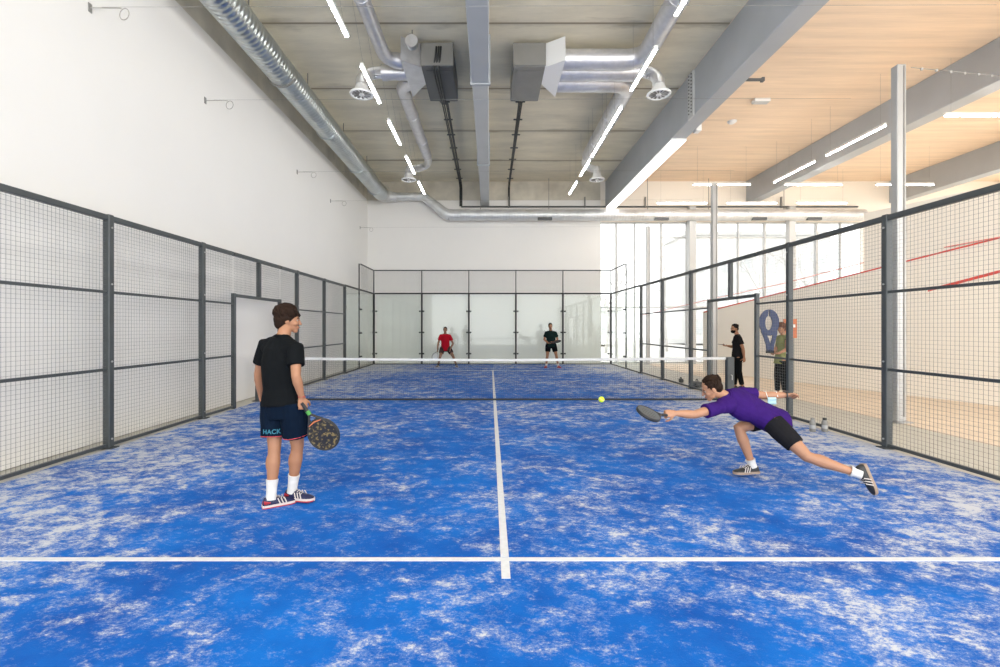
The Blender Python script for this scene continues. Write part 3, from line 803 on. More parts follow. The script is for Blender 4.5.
# ================================================================ OUTSIDE: houses and bare trees, daylight glare put into their pale colours
def house(x0, x1, y, h, lab, cols, rows):
    t = thing('house', lab, 'building', ((x0 + x1)/2, y, 0))
    obj('wall', bbox((x0, y, 0), (x1, y + 6, h)), MT['house'], t)
    obj('roof', bbox((x0 - .3, y - .3, h), (x1 + .3, y + 6.3, h + .35)), MT['mullion'], t)
    for i in range(cols):
        for j in range(rows):
            cx = x0 + (x1 - x0) * (i + .5) / cols; cz = 1.6 + j * 3.0
            f = obj('window', bbox((cx - .55, y - .04, cz - .7), (cx + .55, y, cz + .7)), MT['mullion'], t)
            obj('pane', bbox((cx - .48, y - .05, cz - .63), (cx + .48, y - .04, cz + .63)), MT['housewin'], f)
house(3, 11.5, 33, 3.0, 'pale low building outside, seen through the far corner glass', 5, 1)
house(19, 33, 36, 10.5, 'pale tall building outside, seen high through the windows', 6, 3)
def tree(x, y, h, lab, seed):
    r = random.Random(seed); t = thing('bare_tree', lab, 'tree', (x, y, 0)); k = nb()
    def br(p, d, L, rad, lev):
        q = p + d * L; mid = (p + q)/2 + V((r.uniform(-1, 1), r.uniform(-1, 1), 0)) * L * .06
        sweep(k, [p, mid, q], [rad, rad*.85, rad*.65], None, (1, .2, 0), 'flat', 6)
        if lev:
            for _ in range(3):
                br(p + d * L * r.uniform(.55, 1), (d + V((r.uniform(-.8, .8), r.uniform(-.8, .8), r.uniform(0, .5)))).normalized(), L * .62, rad*.55, lev - 1)
    br(V((x, y, 0)), V((r.uniform(-.15, .15), 0, 1)).normalized(), h*.42, h*.012, 4)
    obj('trunk', k, MT['bark'], t)
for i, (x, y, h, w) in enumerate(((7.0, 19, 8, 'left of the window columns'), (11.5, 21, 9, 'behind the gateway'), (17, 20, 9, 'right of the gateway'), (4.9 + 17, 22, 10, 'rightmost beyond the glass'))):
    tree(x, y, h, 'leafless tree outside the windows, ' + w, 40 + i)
# ================================================================ PEOPLE
def fuse(bm, voxel, smooth_n=2, fold=0.0, fscale=9.0):
    """melt overlapping closed shapes into one continuous surface"""
    me = bpy.data.meshes.new('tmp'); bmesh.ops.recalc_face_normals(bm, faces=bm.faces); bm.to_mesh(me); bm.free()
    o = bpy.data.objects.new('tmp', me); COL.objects.link(o)
    r = o.modifiers.new('r', 'REMESH'); r.mode = 'VOXEL'; r.voxel_size = voxel; r.use_smooth_shade = True
    if smooth_n:
        s = o.modifiers.new('s', 'SMOOTH'); s.factor = 0.5; s.iterations = smooth_n
    dg = bpy.context.evaluated_depsgraph_get(); dg.update()
    out = bpy.data.meshes.new_from_object(o.evaluated_get(dg), depsgraph=dg)
    COL.objects.unlink(o); bpy.data.objects.remove(o); bpy.data.meshes.remove(me)
    out.materials.clear()
    if fold:
        nrm = [v.normal.copy() for v in out.vertices]
        for v, n_ in zip(out.vertices, nrm):
            p = v.co * fscale; p = V((p.x * 1.3, p.y * 1.3, p.z * .75))
            f = noise.noise(p) + .5 * noise.noise(p * 2.3 + V((4, 1, 7)))
            ridge = 1 - abs(noise.noise(p * 1.1 + V((9, 2, 3)))) * 2
            v.co += n_ * fold * (f * .6 + ridge * .4)
    return out

SK = {'tan': mat('warm_skin', (0.31, 0.145, 0.075), 0.55, var=.05, vscale=9), 'fair': mat('fair_skin', (0.35, 0.175, 0.10), 0.55, var=.05, vscale=9), 'brown': mat('deep_tan_skin', (0.22, 0.11, 0.065), 0.55, var=.05, vscale=9)}
HR = {'brown': mat('dark_brown_hair', (0.016, 0.0075, 0.004), 0.75, spec=.15, var=.35, vscale=40, bump=.5, bscale=120), 'black': mat('black_hair', (0.006, 0.005, 0.005), 0.7, spec=.15, bump=.4, bscale=120), 'red': mat('auburn_hair', (0.09, 0.032, 0.014), 0.7, bump=.4, bscale=120)}
EYEW = mat('eye_white', (0.30, 0.28, 0.27), 0.5, spec=.2); EYED = mat('dark_iris', (0.03, 0.015, 0.01), 0.2); LIP = mat('lips', (0.26, 0.085, 0.07), 0.5)
def cloth(n_, c, r=.9, v=.10): return mat(n_, c, r, spec=.08, var=v, vscale=14, bump=.25, bscale=260)
CL = dict(black=cloth('black_jersey', (0.0050, 0.0060, 0.0070)), navy=cloth('dark_navy_cloth', (0.0025, 0.0075, 0.018)), purple=cloth('violet_jersey', (0.030, 0.009, 0.105)),
          charcoal=cloth('charcoal_cloth', (0.012, 0.012, 0.014)), red=cloth('red_jersey', (0.36, 0.007, 0.018)), green=cloth('dark_green_jersey', (0.007, 0.018, 0.017)),
          brown=cloth('dark_patterned_cloth', (0.05, 0.030, 0.030), v=.5), white=cloth('white_sock_knit', (0.58, 0.57, 0.55)), lime=cloth('yellow_green_vest', (0.22, 0.235, 0.095)), grey=cloth('dark_grey_cloth', (.05, .05, .055)))
RUB = dict(red=mat('red_shoe', (0.34, 0.012, 0.02), 0.5), black=mat('black_shoe', (0.015, 0.015, 0.016), 0.5), navy=mat('navy_shoe', (0.007, 0.010, 0.05), 0.5), white=mat('white_rubber', (0.52, 0.47, 0.44), 0.6),
           tan=mat('gum_sole', (0.26, 0.19, 0.14), 0.6), cyan=mat('cyan_print', (0.015, 0.14, 0.20), 0.6), skin=mat('sky_blue_paper', (0.30, 0.46, 0.52), 0.7), green=mat('green_grip_tape', (0.05, 0.24, 0.04), 0.6),
           band=mat('red_trim', (0.45, 0.04, 0.05), 0.6), watch=mat('black_rubber_watch', (0.02, 0.02, 0.02), 0.4), orange=mat('orange_board', (0.55, 0.17, 0.07), 0.6), blue=mat('deep_blue_board', (0.012, 0.030, 0.105), 0.5))

def hand(bm, w, d, nrm, thumb, curl=25, s=1.0, spread=1.0):
    """w wrist, d along the hand, nrm the way the palm faces, thumb the side of the thumb"""
    d = V(d).normalized(); nrm = V(nrm); nrm = (nrm - d * nrm.dot(d)).normalized(); th = V(thumb); th = (th - d * th.dot(d) - nrm * th.dot(nrm)).normalized()
    w = V(w)
    sweep(bm, [w - d*.02*s, w + d*.025*s, w + d*.06*s, w + d*.088*s], [.026*s, .036*s, .042*s, .040*s], [.020*s, .018*s, .016*s, .013*s], th, 'round', 12)
    for i, (off, L) in enumerate(((.030, .072), (.010, .080), (-.010, .075), (-.029, .060))):
        p = w + d*.085*s + th*off*s*1.05; dr = (d + th * off * 2.2 * spread).normalized(); pts = [p - dr*.02*s, p]; a = 0
        for seg_ in (.42, .32, .26):
            a += math.radians(curl + i*3)
            q = dr * math.cos(a) + nrm * math.sin(a); p = p + q * L * seg_ * s; pts.append(p)
        sweep(bm, pts, [.0095*s, .0095*s, .0088*s, .0080*s, .0068*s], None, th, 'round', 8)
    p = w + d*.022*s + th*.026*s; dr = (d*.62 + th*.70 + nrm*.35).normalized(); pts = [p - th*.012*s]; pts.append(p)
    for seg_, k in ((.040, 0), (.030, 1), (.024, 2)):
        a = math.radians(curl * .55 * k); q = (dr * math.cos(a) + (d*.5 + nrm*.6 - th*.3).normalized() * math.sin(a)).normalized(); p = p + q * seg_ * s; pts.append(p)
    sweep(bm, pts, [.014*s, .014*s, .0115*s, .010*s, .008*s], None, nrm, 'round', 8)

def head_shape(bm, c, f, u, s=1.0):
    f = V(f).normalized(); u = V(u); u = (u - f*u.dot(f)).normalized(); r = f.cross(u)
    g = lambda a, b, h: c + (f*a + r*b + u*h) * s
    e = lambda ctr, rf, rr, ru: ellipsoid(bm, g(*ctr), (r*rr*s, f*rf*s, u*ru*s), 16, 10)
    e((-.012, 0, .030), .094, .075, .088); e((.022, 0, -.012), .070, .064, .080)        # skull, face
    e((.034, 0, -.062), .052, .050, .040); e((.066, 0, -.092), .026, .026, .022)          # jaw, chin
    e((.078, 0, .022), .014, .050, .010)                                                 # brow ridge
    for q in (-1, 1):
        e((.058, q*.038, -.028), .026, .022, .022)                                       # cheekbones
        e((-.004, q*.077, -.012), .020, .009, .031)                                      # ears
    sweep(bm, [g(.080, 0, .014), g(.098, 0, -.012), g(.106, 0, -.028)], [.008*s, .010*s, .013*s], None, r, 'round', 8)
    e((.088, 0, -.056), .010, .023, .006); e((.086, 0, -.068), .010, .020, .006)         # lips
    return f, r, u, g

def shoe(root, ankle, d, u, s, m_up, m_sole, m_line=None, m_heel=None):
    """ankle joint, toe direction and the direction square to the sole"""
    d = V(d).normalized(); u = V(u); u = (u - d*u.dot(d)).normalized(); r = d.cross(u)
    h0 = ankle - d*.070*s - u*.092*s
    st = [(.0, .024, .055), (.012, .033, .085), (.05, .037, .098), (.085, .037, .100), (.12, .040, .086), (.16, .045, .067), (.20, .049, .055), (.235, .047, .048), (.262, .037, .040), (.280, .018, .030)]
    bm = nb(); R = []
    for (x, w, h) in st:
        ring = []
        for k in range(14):
            a = math.pi * 2 * k / 14; cx = math.cos(a); cz = math.sin(a)
            zz = (.022 + (h - .022) * max(0, cz) ** .8) if cz > 0 else .022 + cz*.016
            ring.append(bm.verts.new(h0 + d*x*s + r*(w*cx*(1 - .12*max(0, cz)))*s + u*zz*s))
        R.append(ring)
    bm.faces.new(R[0][::-1]); bm.faces.new(R[-1])
    for a, b in zip(R[:-1], R[1:]):
        for k in range(14): bm.faces.new((a[k], a[(k+1) % 14], b[(k+1) % 14], b[k]))
    up = obj('shoe', bm, m_up, root, smooth=True, auto=60)
    bm = nb(); A = []; B = []
    for k in range(len(st)):
        x, w, h = st[k]; A.append((x - (.004 if k == 0 else 0), w + .004))
    outl = [(x, w) for x, w in A] + [(.288, 0)] + [(x, -w) for x, w in reversed(A)]
    prism(bm, [h0 + d*x*s + r*w*s for x, w in outl], u*.026*s)
    obj('sole', bm, m_sole, up)
    if m_heel:
        prism_ = nb(); prism(prism_, [h0 + d*x*s + r*w*s for x, w in [(a_[0] - .002, a_[1] + .006) for a_ in outl]], u*.008*s); obj('outsole', prism_, m_heel, up)
        hb_ = nb(); sweep(hb_, [h0 + d*.055*s + r*.0375*s + u*.045*s, h0 + d*.015*s + r*.034*s + u*.048*s, h0 + d*.002*s + u*.046*s, h0 + d*.015*s - r*.034*s + u*.048*s, h0 + d*.055*s - r*.0375*s + u*.045*s], [.006*s, .017*s, .018*s, .017*s, .006*s], [.003*s, .005*s, .005*s, .005*s, .003*s], u, 'round', 8)
        obj('heel_counter', hb_, m_heel, up, smooth=True)
    if m_line:
        for q in (-1, 1):
            for k in range(3):
                x = .115 + k*.026; wv = .0455
                obj('stripe', tube([h0 + d*(x)*s + r*q*(wv - .006)*s + u*.075*s, h0 + d*(x + .010)*s + r*q*(wv + .002)*s + u*.048*s, h0 + d*(x + .02)*s + r*q*(wv + .006)*s + u*.024*s], .0045*s, seg=6), m_line, up)
        for k in range(4):
            x = .112 + k*.018; hz = .092 - k*.009
            obj('lace', tube([h0 + d*x*s + r*.024*s + u*(hz - .008)*s, h0 + d*(x+.003)*s + u*(hz + .002)*s, h0 + d*x*s - r*.024*s + u*(hz - .008)*s], .003*s, seg=5), m_line, up)
    return up

def figure(label, J, skin, hair, shirt, shorts, sock=None, shoes=None, s=1.0, vox=.0065, leg_frac=.55, sleeve=.52, waist_drop=0.0,
           loose=.020, short_r=(.112, .098), sock_f=.30, group=None, base=None, fold=.004, long_trousers=False, hairdo='short', mask=None, slim=1.0):
    """J: joints in world metres"""
    J = {k: (v if isinstance(v, (int, float)) else V(v)) for k, v in J.items()}
    foot = base or ((J['ankL'] + J['ankR']) / 2); foot = V((foot.x, foot.y, 0.0))
    root = thing('person', label, 'person', foot, group)
    pel = (J['hipL'] + J['hipR']) / 2; sh = (J['shL'] + J['shR']) / 2
    latP = (J['hipR'] - J['hipL']).normalized(); latS = (J['shR'] - J['shL']).normalized()
    neck = J['neck']; spine = (sh - pel); sd = spine.normalized()
    fP = latP.cross(sd) * -1; 
    chest_f = (latS.cross(sd)).normalized() * -1
    fwd = J.get('fwd', chest_f)
    # torso stations
    mid = pel + spine * .5 - V(fwd) * .012 * s
    def torso(bm, off, z0=-.10, hem=False):
        pts = [pel + sd*(z0)*s, pel + sd*(z0 + .06 if hem else .02)*s, pel + spine*.28, mid, pel + spine*.74, pel + spine*.95, sh + (neck - sh)*.55]
        la = [latP, latP, (latP*.7 + latS*.3).normalized(), ((latP + latS)*.5).normalized(), latS, latS, latS]
        rx = [.128, .158, .142, .142, .160, .142, .074]; ry = [.100, .112, .100, .100, .110, .090, .064]
        if hem: rx = [.172, .166, .154, .150, .162, .142, .074]; ry = [.128, .122, .110, .104, .112, .090, .064]
        rx = [a * s * slim + off for a in rx]; ry = [a * s * slim + off for a in ry]
        # sweep with a turning side vector
        n = len(pts); rings = []; seg = 20
        for i in range(n):
            t = (pts[min(i+1, n-1)] - pts[max(i-1, 0)]).normalized(); uu = (la[i] - t*la[i].dot(t)).normalized(); vv = t.cross(uu)
            rings.append([bm.verts.new(pts[i] + uu*rx[i]*math.cos(2*math.pi*k/seg) + vv*ry[i]*math.sin(2*math.pi*k/seg)) for k in range(seg)])
        bm.faces.new(rings[0][::-1]); bm.faces.new(rings[-1])
        for a, b in zip(rings[:-1], rings[1:]):
            for k in range(seg): bm.faces.new((a[k], a[(k+1) % seg], b[(k+1) % seg], b[k]))
    def traps(bm, off):
        for S in 'LR':
            a = J['sh'+S]; sweep(bm, [a - sd*.012*s, (a + sh)/2 - sd*.03*s, sh - sd*.03*s], [.050*s + off, .078*s + off, .084*s + off], None, latS, 'round', 14)
            sweep(bm, [neck*.55 + sh*.45, neck*.30 + sh*.35 + a*.35 - sd*.006*s, a - sd*.004*s], [.054*s + off, .055*s + off, .050*s + off], None, latS, 'round', 12)
    # ---- body: one continuous skin surface
    b = nb(); torso(b, -.004); traps(b, 0)
    sweep(b, [sh + (neck - sh)*.2, neck, J['head'] - V(J['hup']).normalized()*.045*s - V(J['hf']).normalized()*.012*s], [.072*s, .057*s, .054*s], [.060*s, .056*s, .056*s], latS, 'round', 14)
    for S in 'LR':
        a, e, w = J['sh'+S], J['el'+S], J['wr'+S]; k = sh + (a - sh)*.45
        sweep(b, [k, a, a + (e-a)*.35, a + (e-a)*.72, e, e + (w-e)*.28, e + (w-e)*.7, w], [.056*s, .054*s, .050*s, .044*s, .041*s, .044*s, .035*s, .026*s], [.056*s, .054*s, .050*s, .043*s, .038*s, .041*s, .030*s, .021*s], J.get('arms'+S, (0, 0, 1)), 'round', 12)
        h, kn, an = J['hip'+S], J['kn'+S], J['ank'+S]; t = (kn - h); c = (an - kn)
        sweep(b, [h, h + t*.25, h + t*.6, kn - t*.08, kn, kn + c*.12, kn + c*.32, kn + c*.65, an - c*.06, an], [.088*s, .088*s, .074*s, .058*s, .055*s, .052*s, .058*s, .044*s, .034*s, .034*s], None, latP, 'round', 14)
        bk = J.get('calf'+S)
        if bk is not None: ellipsoid(b, kn + c*.30 + V(bk)*.018*s, (latP*.046*s, V(bk)*.044*s, c.normalized()*.10*s))
        fd = V(J['toe'+S]).normalized(); fu = V(J.get('sole'+S, (0, 0, 1)))
        sweep(b, [an - fu*.03*s, an + fd*.06*s - fu*.052*s, an + fd*.14*s - fu*.064*s], [.032*s, .034*s, .034*s], [.032*s, .026*s, .018*s], fd.cross(fu), 'round', 10)
        hand(b, w, J['hd'+S], J['hn'+S], J['ht'+S], J.get('curl'+S, 25), s)
    f, r, u, g = head_shape(b, J['head'], J['hf'], J['hup'], s)
    obj('body', fuse(b, vox, 2), skin, root, smooth=True)
    # ---- face
    for q in (-1, 1):
        ey = obj('eye', ellipsoid(nb(), g(.074, q*.031, .002), (r*.0135*s, f*.010*s, u*.0085*s), 12, 8), EYEW, root, smooth=True)
        obj('iris', ellipsoid(nb(), g(.0815, q*.031, .002), (r*.0062*s, f*.004*s, u*.0062*s), 10, 6), EYED, ey, smooth=True)
        obj('eyebrow', sweep(nb(), [g(.082, q*.014, .020), g(.084, q*.032, .026), g(.074, q*.050, .019)], [.004*s, .005*s, .003*s], None, u, 'round', 6), hair, root, smooth=True)
    if not mask: obj('mouth', sweep(nb(), [g(.088, -.021, -.063), g(.0965, -.008, -.060), g(.0965, .008, -.060), g(.088, .021, -.063)], [.003*s, .0065*s, .0065*s, .003*s], None, u, 'round', 8), LIP, root, smooth=True)
    else:
        mk = nb(); ellipsoid(mk, g(.052, 0, -.058), (r*.062*s, f*.062*s, u*.054*s), 16, 10)
        mo = obj('face_mask', fuse(mk, vox*.8, 1), mask, root, smooth=True)
        for q in (-1, 1): obj('ear_loop', tube([g(.06, q*.058, -.04), g(.02, q*.078, -.02), g(-.01, q*.084, -.01)], .003*s, seg=6), mask, mo)
    # ---- hair
    hb = nb(); rr = random.Random(len(label)); thick = {'short': 0.0, 'full': .012, 'crop': .003, 'long': .012}[hairdo]
    e = lambda ctr, rf, rw, ru: ellipsoid(hb, g(*ctr), (r*(rw + thick)*s, f*(rf + thick)*s, u*(ru + thick)*s), 18, 11)
    e((-.026, 0, .048), .092, .079, .080); e((-.052, 0, .000), .062, .070, .072)
    if hairdo in ('full', 'long'): e((-.058, 0, -.040), .046, .058, .05)
    if hairdo == 'long': e((-.06, 0, -.10), .04, .055, .08)
    for q in (-1, 1): e((-.020, q*.066, .018), .045, .014, .034)                # sides over the ears
    if vox < .012:
        for k in range(150 if hairdo == 'full' else 90):                       # locks lying along the crown
            az = rr.uniform(-math.pi, math.pi); el = rr.uniform(-.15, 1.45)
            nd = f*math.cos(az)*math.cos(el) + r*math.sin(az)*math.cos(el) + u*math.sin(el)
            if nd.dot(f) > .55 and el < .75: continue
            c0 = g(-.026, 0, .046); p = c0 + (f*nd.dot(f)*(.090+thick) + r*nd.dot(r)*(.078+thick) + u*nd.dot(u)*(.078+thick))*s
            flow = (f*.5 + r*rr.uniform(-.6, .6) - u*.6*(1 - nd.dot(u)) * (1 if nd.dot(f) < .3 else .2)); flow = (flow - nd*flow.dot(nd)*.85).normalized()
            L = rr.uniform(.018, .038)*s
            sweep(hb, [p - flow*L, p + nd*.006*s, p + flow*L - nd*.002*s], [.008*s, .010*s, .005*s], None, nd, 'round', 6)
    if hairdo == 'full':
        for k in range(16):                                                  # fringe pushed forward
            q = (k / 15 - .5) * .12; p = g(.055, q, .085)
            sweep(hb, [p - f*.03*s, p + u*.004*s, g(.094 - abs(q)*.25, q*1.05, .058 - rr.uniform(0, .022))], [.011*s, .012*s, .006*s], None, r, 'round', 6)
    obj('hair', fuse(hb, max(vox*.75, .0045), 1), hair, root, smooth=True)
    # ---- shirt
    if shirt:
        sb = nb(); torso(sb, loose*s, z0=-.085 - waist_drop, hem=True)
        traps(sb, .010*s)
        for S in 'LR':
            a, el_ = J['sh'+S], J['el'+S]; k = sh + (a - sh)*.35
            sweep(sb, [k, a, a + (el_-a)*.25, a + (el_-a)*sleeve], [.064*s, .066*s, .068*s, .072*s], None, J.get('arms'+S, (0, 0, 1)), 'flat', 16)
            ellipsoid(sb, a, ((.060*s, 0, 0), (0, .060*s, 0), (0, 0, .060*s)))
        sh_o = obj('shirt', fuse(sb, vox, 2, fold=fold*s), shirt, root, smooth=True)
        nk = sh + (neck - sh)*.62; nt = (J['head'] - sh).normalized(); cl_ = nb(); la = latS
        ring = []
        a1 = (la - nt*la.dot(nt)).normalized(); a2 = nt.cross(a1)
        ring = [nk + a1*.074*s*math.cos(2*math.pi*k/24) + a2*.070*s*math.sin(2*math.pi*k/24) for k in range(24)]
        sweep(cl_, ring + [ring[0]], .009*s, None, nt, 'flat', 6); obj('collar', cl_, shirt, sh_o, smooth=True)
    # ---- shorts or trousers
    qb = nb()
    wpts = [pel + sd*.10*s, pel + sd*.02*s, pel - sd*.125*s]
    sweep(qb, wpts, [.148*s*slim + .006, .168*s*slim + .006, .150*s*slim + .004], [.108*s*slim + .006, .120*s*slim + .006, .112*s*slim + .006], latP, 'flat', 20)
    for S in 'LR':
        h, kn, an = J['hip'+S], J['kn'+S], J['ank'+S]; t = kn - h
        if long_trousers:
            sweep(qb, [h, h + t*.4, kn, kn + (an-kn)*.4, an - (an-kn)*.06], [.104*s, .092*s, .072*s, .066*s, .058*s], None, latP, 'flat', 16)
        else: sweep(qb, [h - t*.05, h + t*.25, h + t*leg_frac], [short_r[0]*s*.98, short_r[0]*s, short_r[1]*s], None, latP, 'flat', 18)
    so = obj('trousers' if long_trousers else 'shorts', fuse(qb, vox, 2, fold=fold*s), shorts, root, smooth=True)
    # ---- socks and shoes
    for S in 'LR':
        kn, an = J['kn'+S], J['ank'+S]; c = kn - an
        if sock: obj('sock', sweep(nb(), [an - c.normalized()*.03*s, an + c*.04, an + c*sock_f*.5, an + c*sock_f], [.044*s, .042*s, .044*s, .052*s], None, latP, 'flat', 18), sock, root, smooth=True, auto=60)
        if shoes: shoe(root, an, J['toe'+S], J.get('sole'+S, (0, 0, 1)), s, *shoes)
    return root, dict(f=f, r=r, u=u, g=g, shorts=so, pel=pel, lat=latP, sd=sd)

def racket(lab, c, ax, nrm, m_frame, m_face, m_grip, m_trim=None, s=1.0, holes=True, strap=True, collar=None):
    """c centre of the head, ax from head towards the grip, nrm out of the face"""
    ax = V(ax).normalized(); nrm = V(nrm); nrm = (nrm - ax*nrm.dot(ax)).normalized(); sd_ = ax.cross(nrm); c = V(c)
    t = thing('padel_racket', lab, 'racket', c)
    g = lambda a, b, h=0: c + (ax*a + sd_*b + nrm*h) * s
    out = []
    n_ = 40
    for k in range(n_):
        a = 2*math.pi*k/n_; x = math.cos(a); y = math.sin(a)
        R = .128
        px_ = x*.138 if x < 0 else x*.150; py_ = y*R*(1 - .10*max(0, x)**2)
        out.append((px_, py_))
    fb = nb(); ring = [g(a, b) for a, b in out]
    sweep(fb, ring + [ring[0]], .019*s, .009*s, nrm, 'flat', 8)
    obj('frame', fb, m_frame, t, smooth=True)
    pf = nb(); prism(pf, [g(a*.95, b*.95, -.014) for a, b in out], nrm*.028*s)
    face = obj('face', pf, m_face, t)
    if holes:
        for side_ in (1, -1):
            for i in range(-3, 4):
                for j in range(-3, 4):
                    x = i*.027; y = j*.027 + (.0135 if i % 2 else 0)
                    if x*x + y*y > .085**2: continue
                    obj('hole', tube([g(x, y, side_*.0137), g(x, y, side_*.0147)], .006*s, ax, 8), CLK, face)
    # open throat, then the grip
    tb = nb()
    for q in (-1, 1): sweep(tb, [g(.125, q*.070), g(.165, q*.038), g(.205, q*.010), g(.225, q*.004)], [.017*s, .014*s, .013*s, .012*s], [.011*s]*4, nrm, 'round', 10)
    sweep(tb, [g(.148, -.045), g(.152, 0), g(.148, .045)], .008*s, None, nrm, 'round', 8)
    obj('throat', fuse(tb, .005, 1), m_frame, t, smooth=True)
    if m_trim: obj('trim', tube([g(.128, -.060, .015), g(.138, 0, .017), g(.128, .060, .015)], .005*s, seg=6), m_trim, t)
    obj('grip', sweep(nb(), [g(.218, 0), g(.25, 0), g(.33, 0), g(.335, 0)], [.014*s, .016*s, .016*s, .019*s], None, nrm, 'flat', 14), m_grip, t, smooth=True, auto=50)
    if collar: obj('grip_collar', sweep(nb(), [g(.212, 0), g(.25, 0)], .019*s, None, nrm, 'flat', 14), collar, t, smooth=True, auto=50)
    if strap: obj('wrist_strap', tube([g(.335, .01), g(.36, .03), g(.39, .01), g(.37, -.02), g(.335, -.01)], .003*s, seg=6), m_frame, t)
    return t
CLK = RUB['black']
gold = mat('black_gold_racket_face', (0.02, 0.02, 0.02), 0.35)
n_, l_, b_ = nodes_of(gold)
tc_ = n_.new('ShaderNodeTexCoord'); vo = n_.new('ShaderNodeTexNoise'); vo.inputs['Scale'].default_value = 38; vo.inputs['Detail'].default_value = 2; l_.new(tc_.outputs['Object'], vo.inputs['Vector'])
rp_ = n_.new('ShaderNodeValToRGB'); rp_.color_ramp.elements[0].position = .50; rp_.color_ramp.elements[0].color = (.012, .012, .012, 1); rp_.color_ramp.elements[1].position = .60; rp_.color_ramp.elements[1].color = (.16, .115, .045, 1)
l_.new(vo.outputs['Fac'], rp_.inputs['Fac']); l_.new(rp_.outputs['Color'], b_.inputs['Base Color'])
teal = mat('dark_teal_racket_face', (0.007, 0.022, 0.030), 0.3, var=.5, vscale=22)
UP = (0, 0, 1)

# ---- the man in black with his back to the viewer
fw = V((.62, .78, 0))
toL, toR = V((.80, .60, 0)), V((.985, -.17, 0))
J = dict(hipL=P(274.5, 403, 4.26), hipR=P(292.5, 403, 4.16), knL=P(274.5, 447, 4.20), knR=P(297.5, 445.5, 4.23), ankL=P(271.2, 496, 4.14), ankR=P(292.3, 489, 4.28),
         shL=P(265.5, 345, 4.33), shR=P(295.8, 348.5, 4.10), neck=P(284.5, 332.5, 4.235), head=P(288.5, 319.5, 4.27), hf=V((.93, .33, -.13)), hup=V((.12, 0, 1)),
         elL=P(258.5, 374, 4.40), wrL=P(260.5, 395, 4.48), elR=P(296.0, 376, 4.02), wrR=P(301.8, 398, 4.08), fwd=fw,
         hdL=V((.15, .3, -1)), hnL=V((1, 0, .1)), htL=V((.2, 1, 0)), curlL=30, hdR=V((.12, .05, -1)), hnR=V((-.5, .8, 0)), htR=V((.8, .55, .1)), curlR=62,
         toeL=toL, toeR=toR, calfL=-fw, calfR=-fw)
p1, k1 = figure('man in black t-shirt and navy shorts standing with his back to the viewer', J, SK['tan'], HR['brown'], CL['black'], CL['navy'], CL['white'], (RUB['navy'], RUB['white'], RUB['white'], RUB['red']),
       s=1.0, vox=.0055, leg_frac=.76, sleeve=.62, slim=1.10, waist_drop=-.075, short_r=(.118, .112), sock_f=.34, fold=.005, hairdo='full')
# red hems, sole line, lettering on the left leg of the shorts
for S in 'LR':
    h, kn = J['hip'+S], J['kn'+S]; t_ = kn - h; c = h + t_*.745; r_ = .1125
    ring = [c + k1['lat']*r_*math.cos(2*math.pi*k/26) + t_.normalized().cross(k1['lat'])*r_*math.sin(2*math.pi*k/26) for k in range(26)]
    obj('hem_piping', sweep(nb(), ring + [ring[0]], .004, None, UP, 'flat', 5), RUB['band'], k1['shorts'], smooth=True)
def lettering(txt, pos, size, rad, right, up, m, parent, name='lettering'):
    cu = bpy.data.curves.new(name, 'FONT'); cu.body = txt; cu.size = size; cu.extrude = .0015; cu.align_x = 'CENTER'; cu.space_character = 1.05; cu.offset = .0012
    o = bpy.data.objects.new('tmp', cu); COL.objects.link(o); dg = bpy.context.evaluated_depsgraph_get(); dg.update()
    me = bpy.data.meshes.new_from_object(o.evaluated_get(dg), depsgraph=dg); COL.objects.unlink(o); bpy.data.objects.remove(o); me.materials.clear()
    # wrap the letters round the cloth: pos is on the leg axis, right/up span the cloth, size of the bend is rad
    right = V(right).normalized(); up = V(up); up = (up - right*up.dot(right)).normalized(); nn = right.cross(up)
    for v in me.vertices:
        th = v.co.x / rad; rr_ = rad + v.co.z
        v.co = pos + right*(math.sin(th)*rr_) + nn*(math.cos(th)*rr_) + up*v.co.y
    return obj(name, me, m, parent)
h, kn = J['hipL'], J['knL']; c = h + (kn - h)*.55
lettering('HACK', c + V((0, 0, -.035)), .054, .123, (1, .22, 0), (0, 0, 1), RUB['cyan'], k1['shorts'])
w_ = J['wrR']; ring = [w_ + V((math.cos(a)*.029, math.sin(a)*.027, .012)) for a in [2*math.pi*k/20 for k in range(20)]]
obj('bracelet', sweep(nb(), ring + [ring[0]], .0035, None, UP, 'flat', 6), RUB['band'], p1, smooth=True)
hc = P(323.8, 434.5, 4.12); gp = J['wrR'] + V((.028, .0, -.085))
racket('black and gold padel racket hanging from the hand of the man in black', hc, gp - hc, V((-.12, -1, .12)), RUB['black'], gold, RUB['black'], RUB['orange'], collar=RUB['green'])

# ---- the lunging man in purple
J = dict(hipL=P(774, 424, 4.78), hipR=P(771, 416, 5.04), knL=P(807, 456.5, 4.52), knR=P(738.5, 428, 4.98), ankL=P(857.5, 473.5, 4.37), ankR=P(752.0, 464.5, 4.96),
         shL=P(719, 407.5, 4.72), shR=P(742, 393, 5.00), neck=P(722, 394.5, 4.84), head=P(711.5, 388.3, 4.80), hf=V((-.85, .22, -.45)), hup=V((-.30, 0, 1)),
         elL=P(694, 414.5, 4.62), wrL=P(675, 413.2, 4.56), elR=P(765.5, 395.5, 5.02), wrR=P(787.0, 395, 4.98), fwd=V((-.55, -.1, -.85)),
         hdL=V((-1, -.05, -.02)), hnL=V((0, .75, -.4)), htL=V((0, -.4, -.6)), curlL=62, hdR=V((1, 0, -.05)), hnR=V((0, -.6, -.8)), htR=V((.1, -.5, .5)), curlR=92,
         toeR=V((-.97, -.12, 0)), toeL=V((.24, -.20, -.95)), soleL=V((-.95, .05, -.24)), calfL=V((.1, 0, .99)), armsL=(0, 0, 1), armsR=(0, 0, 1))
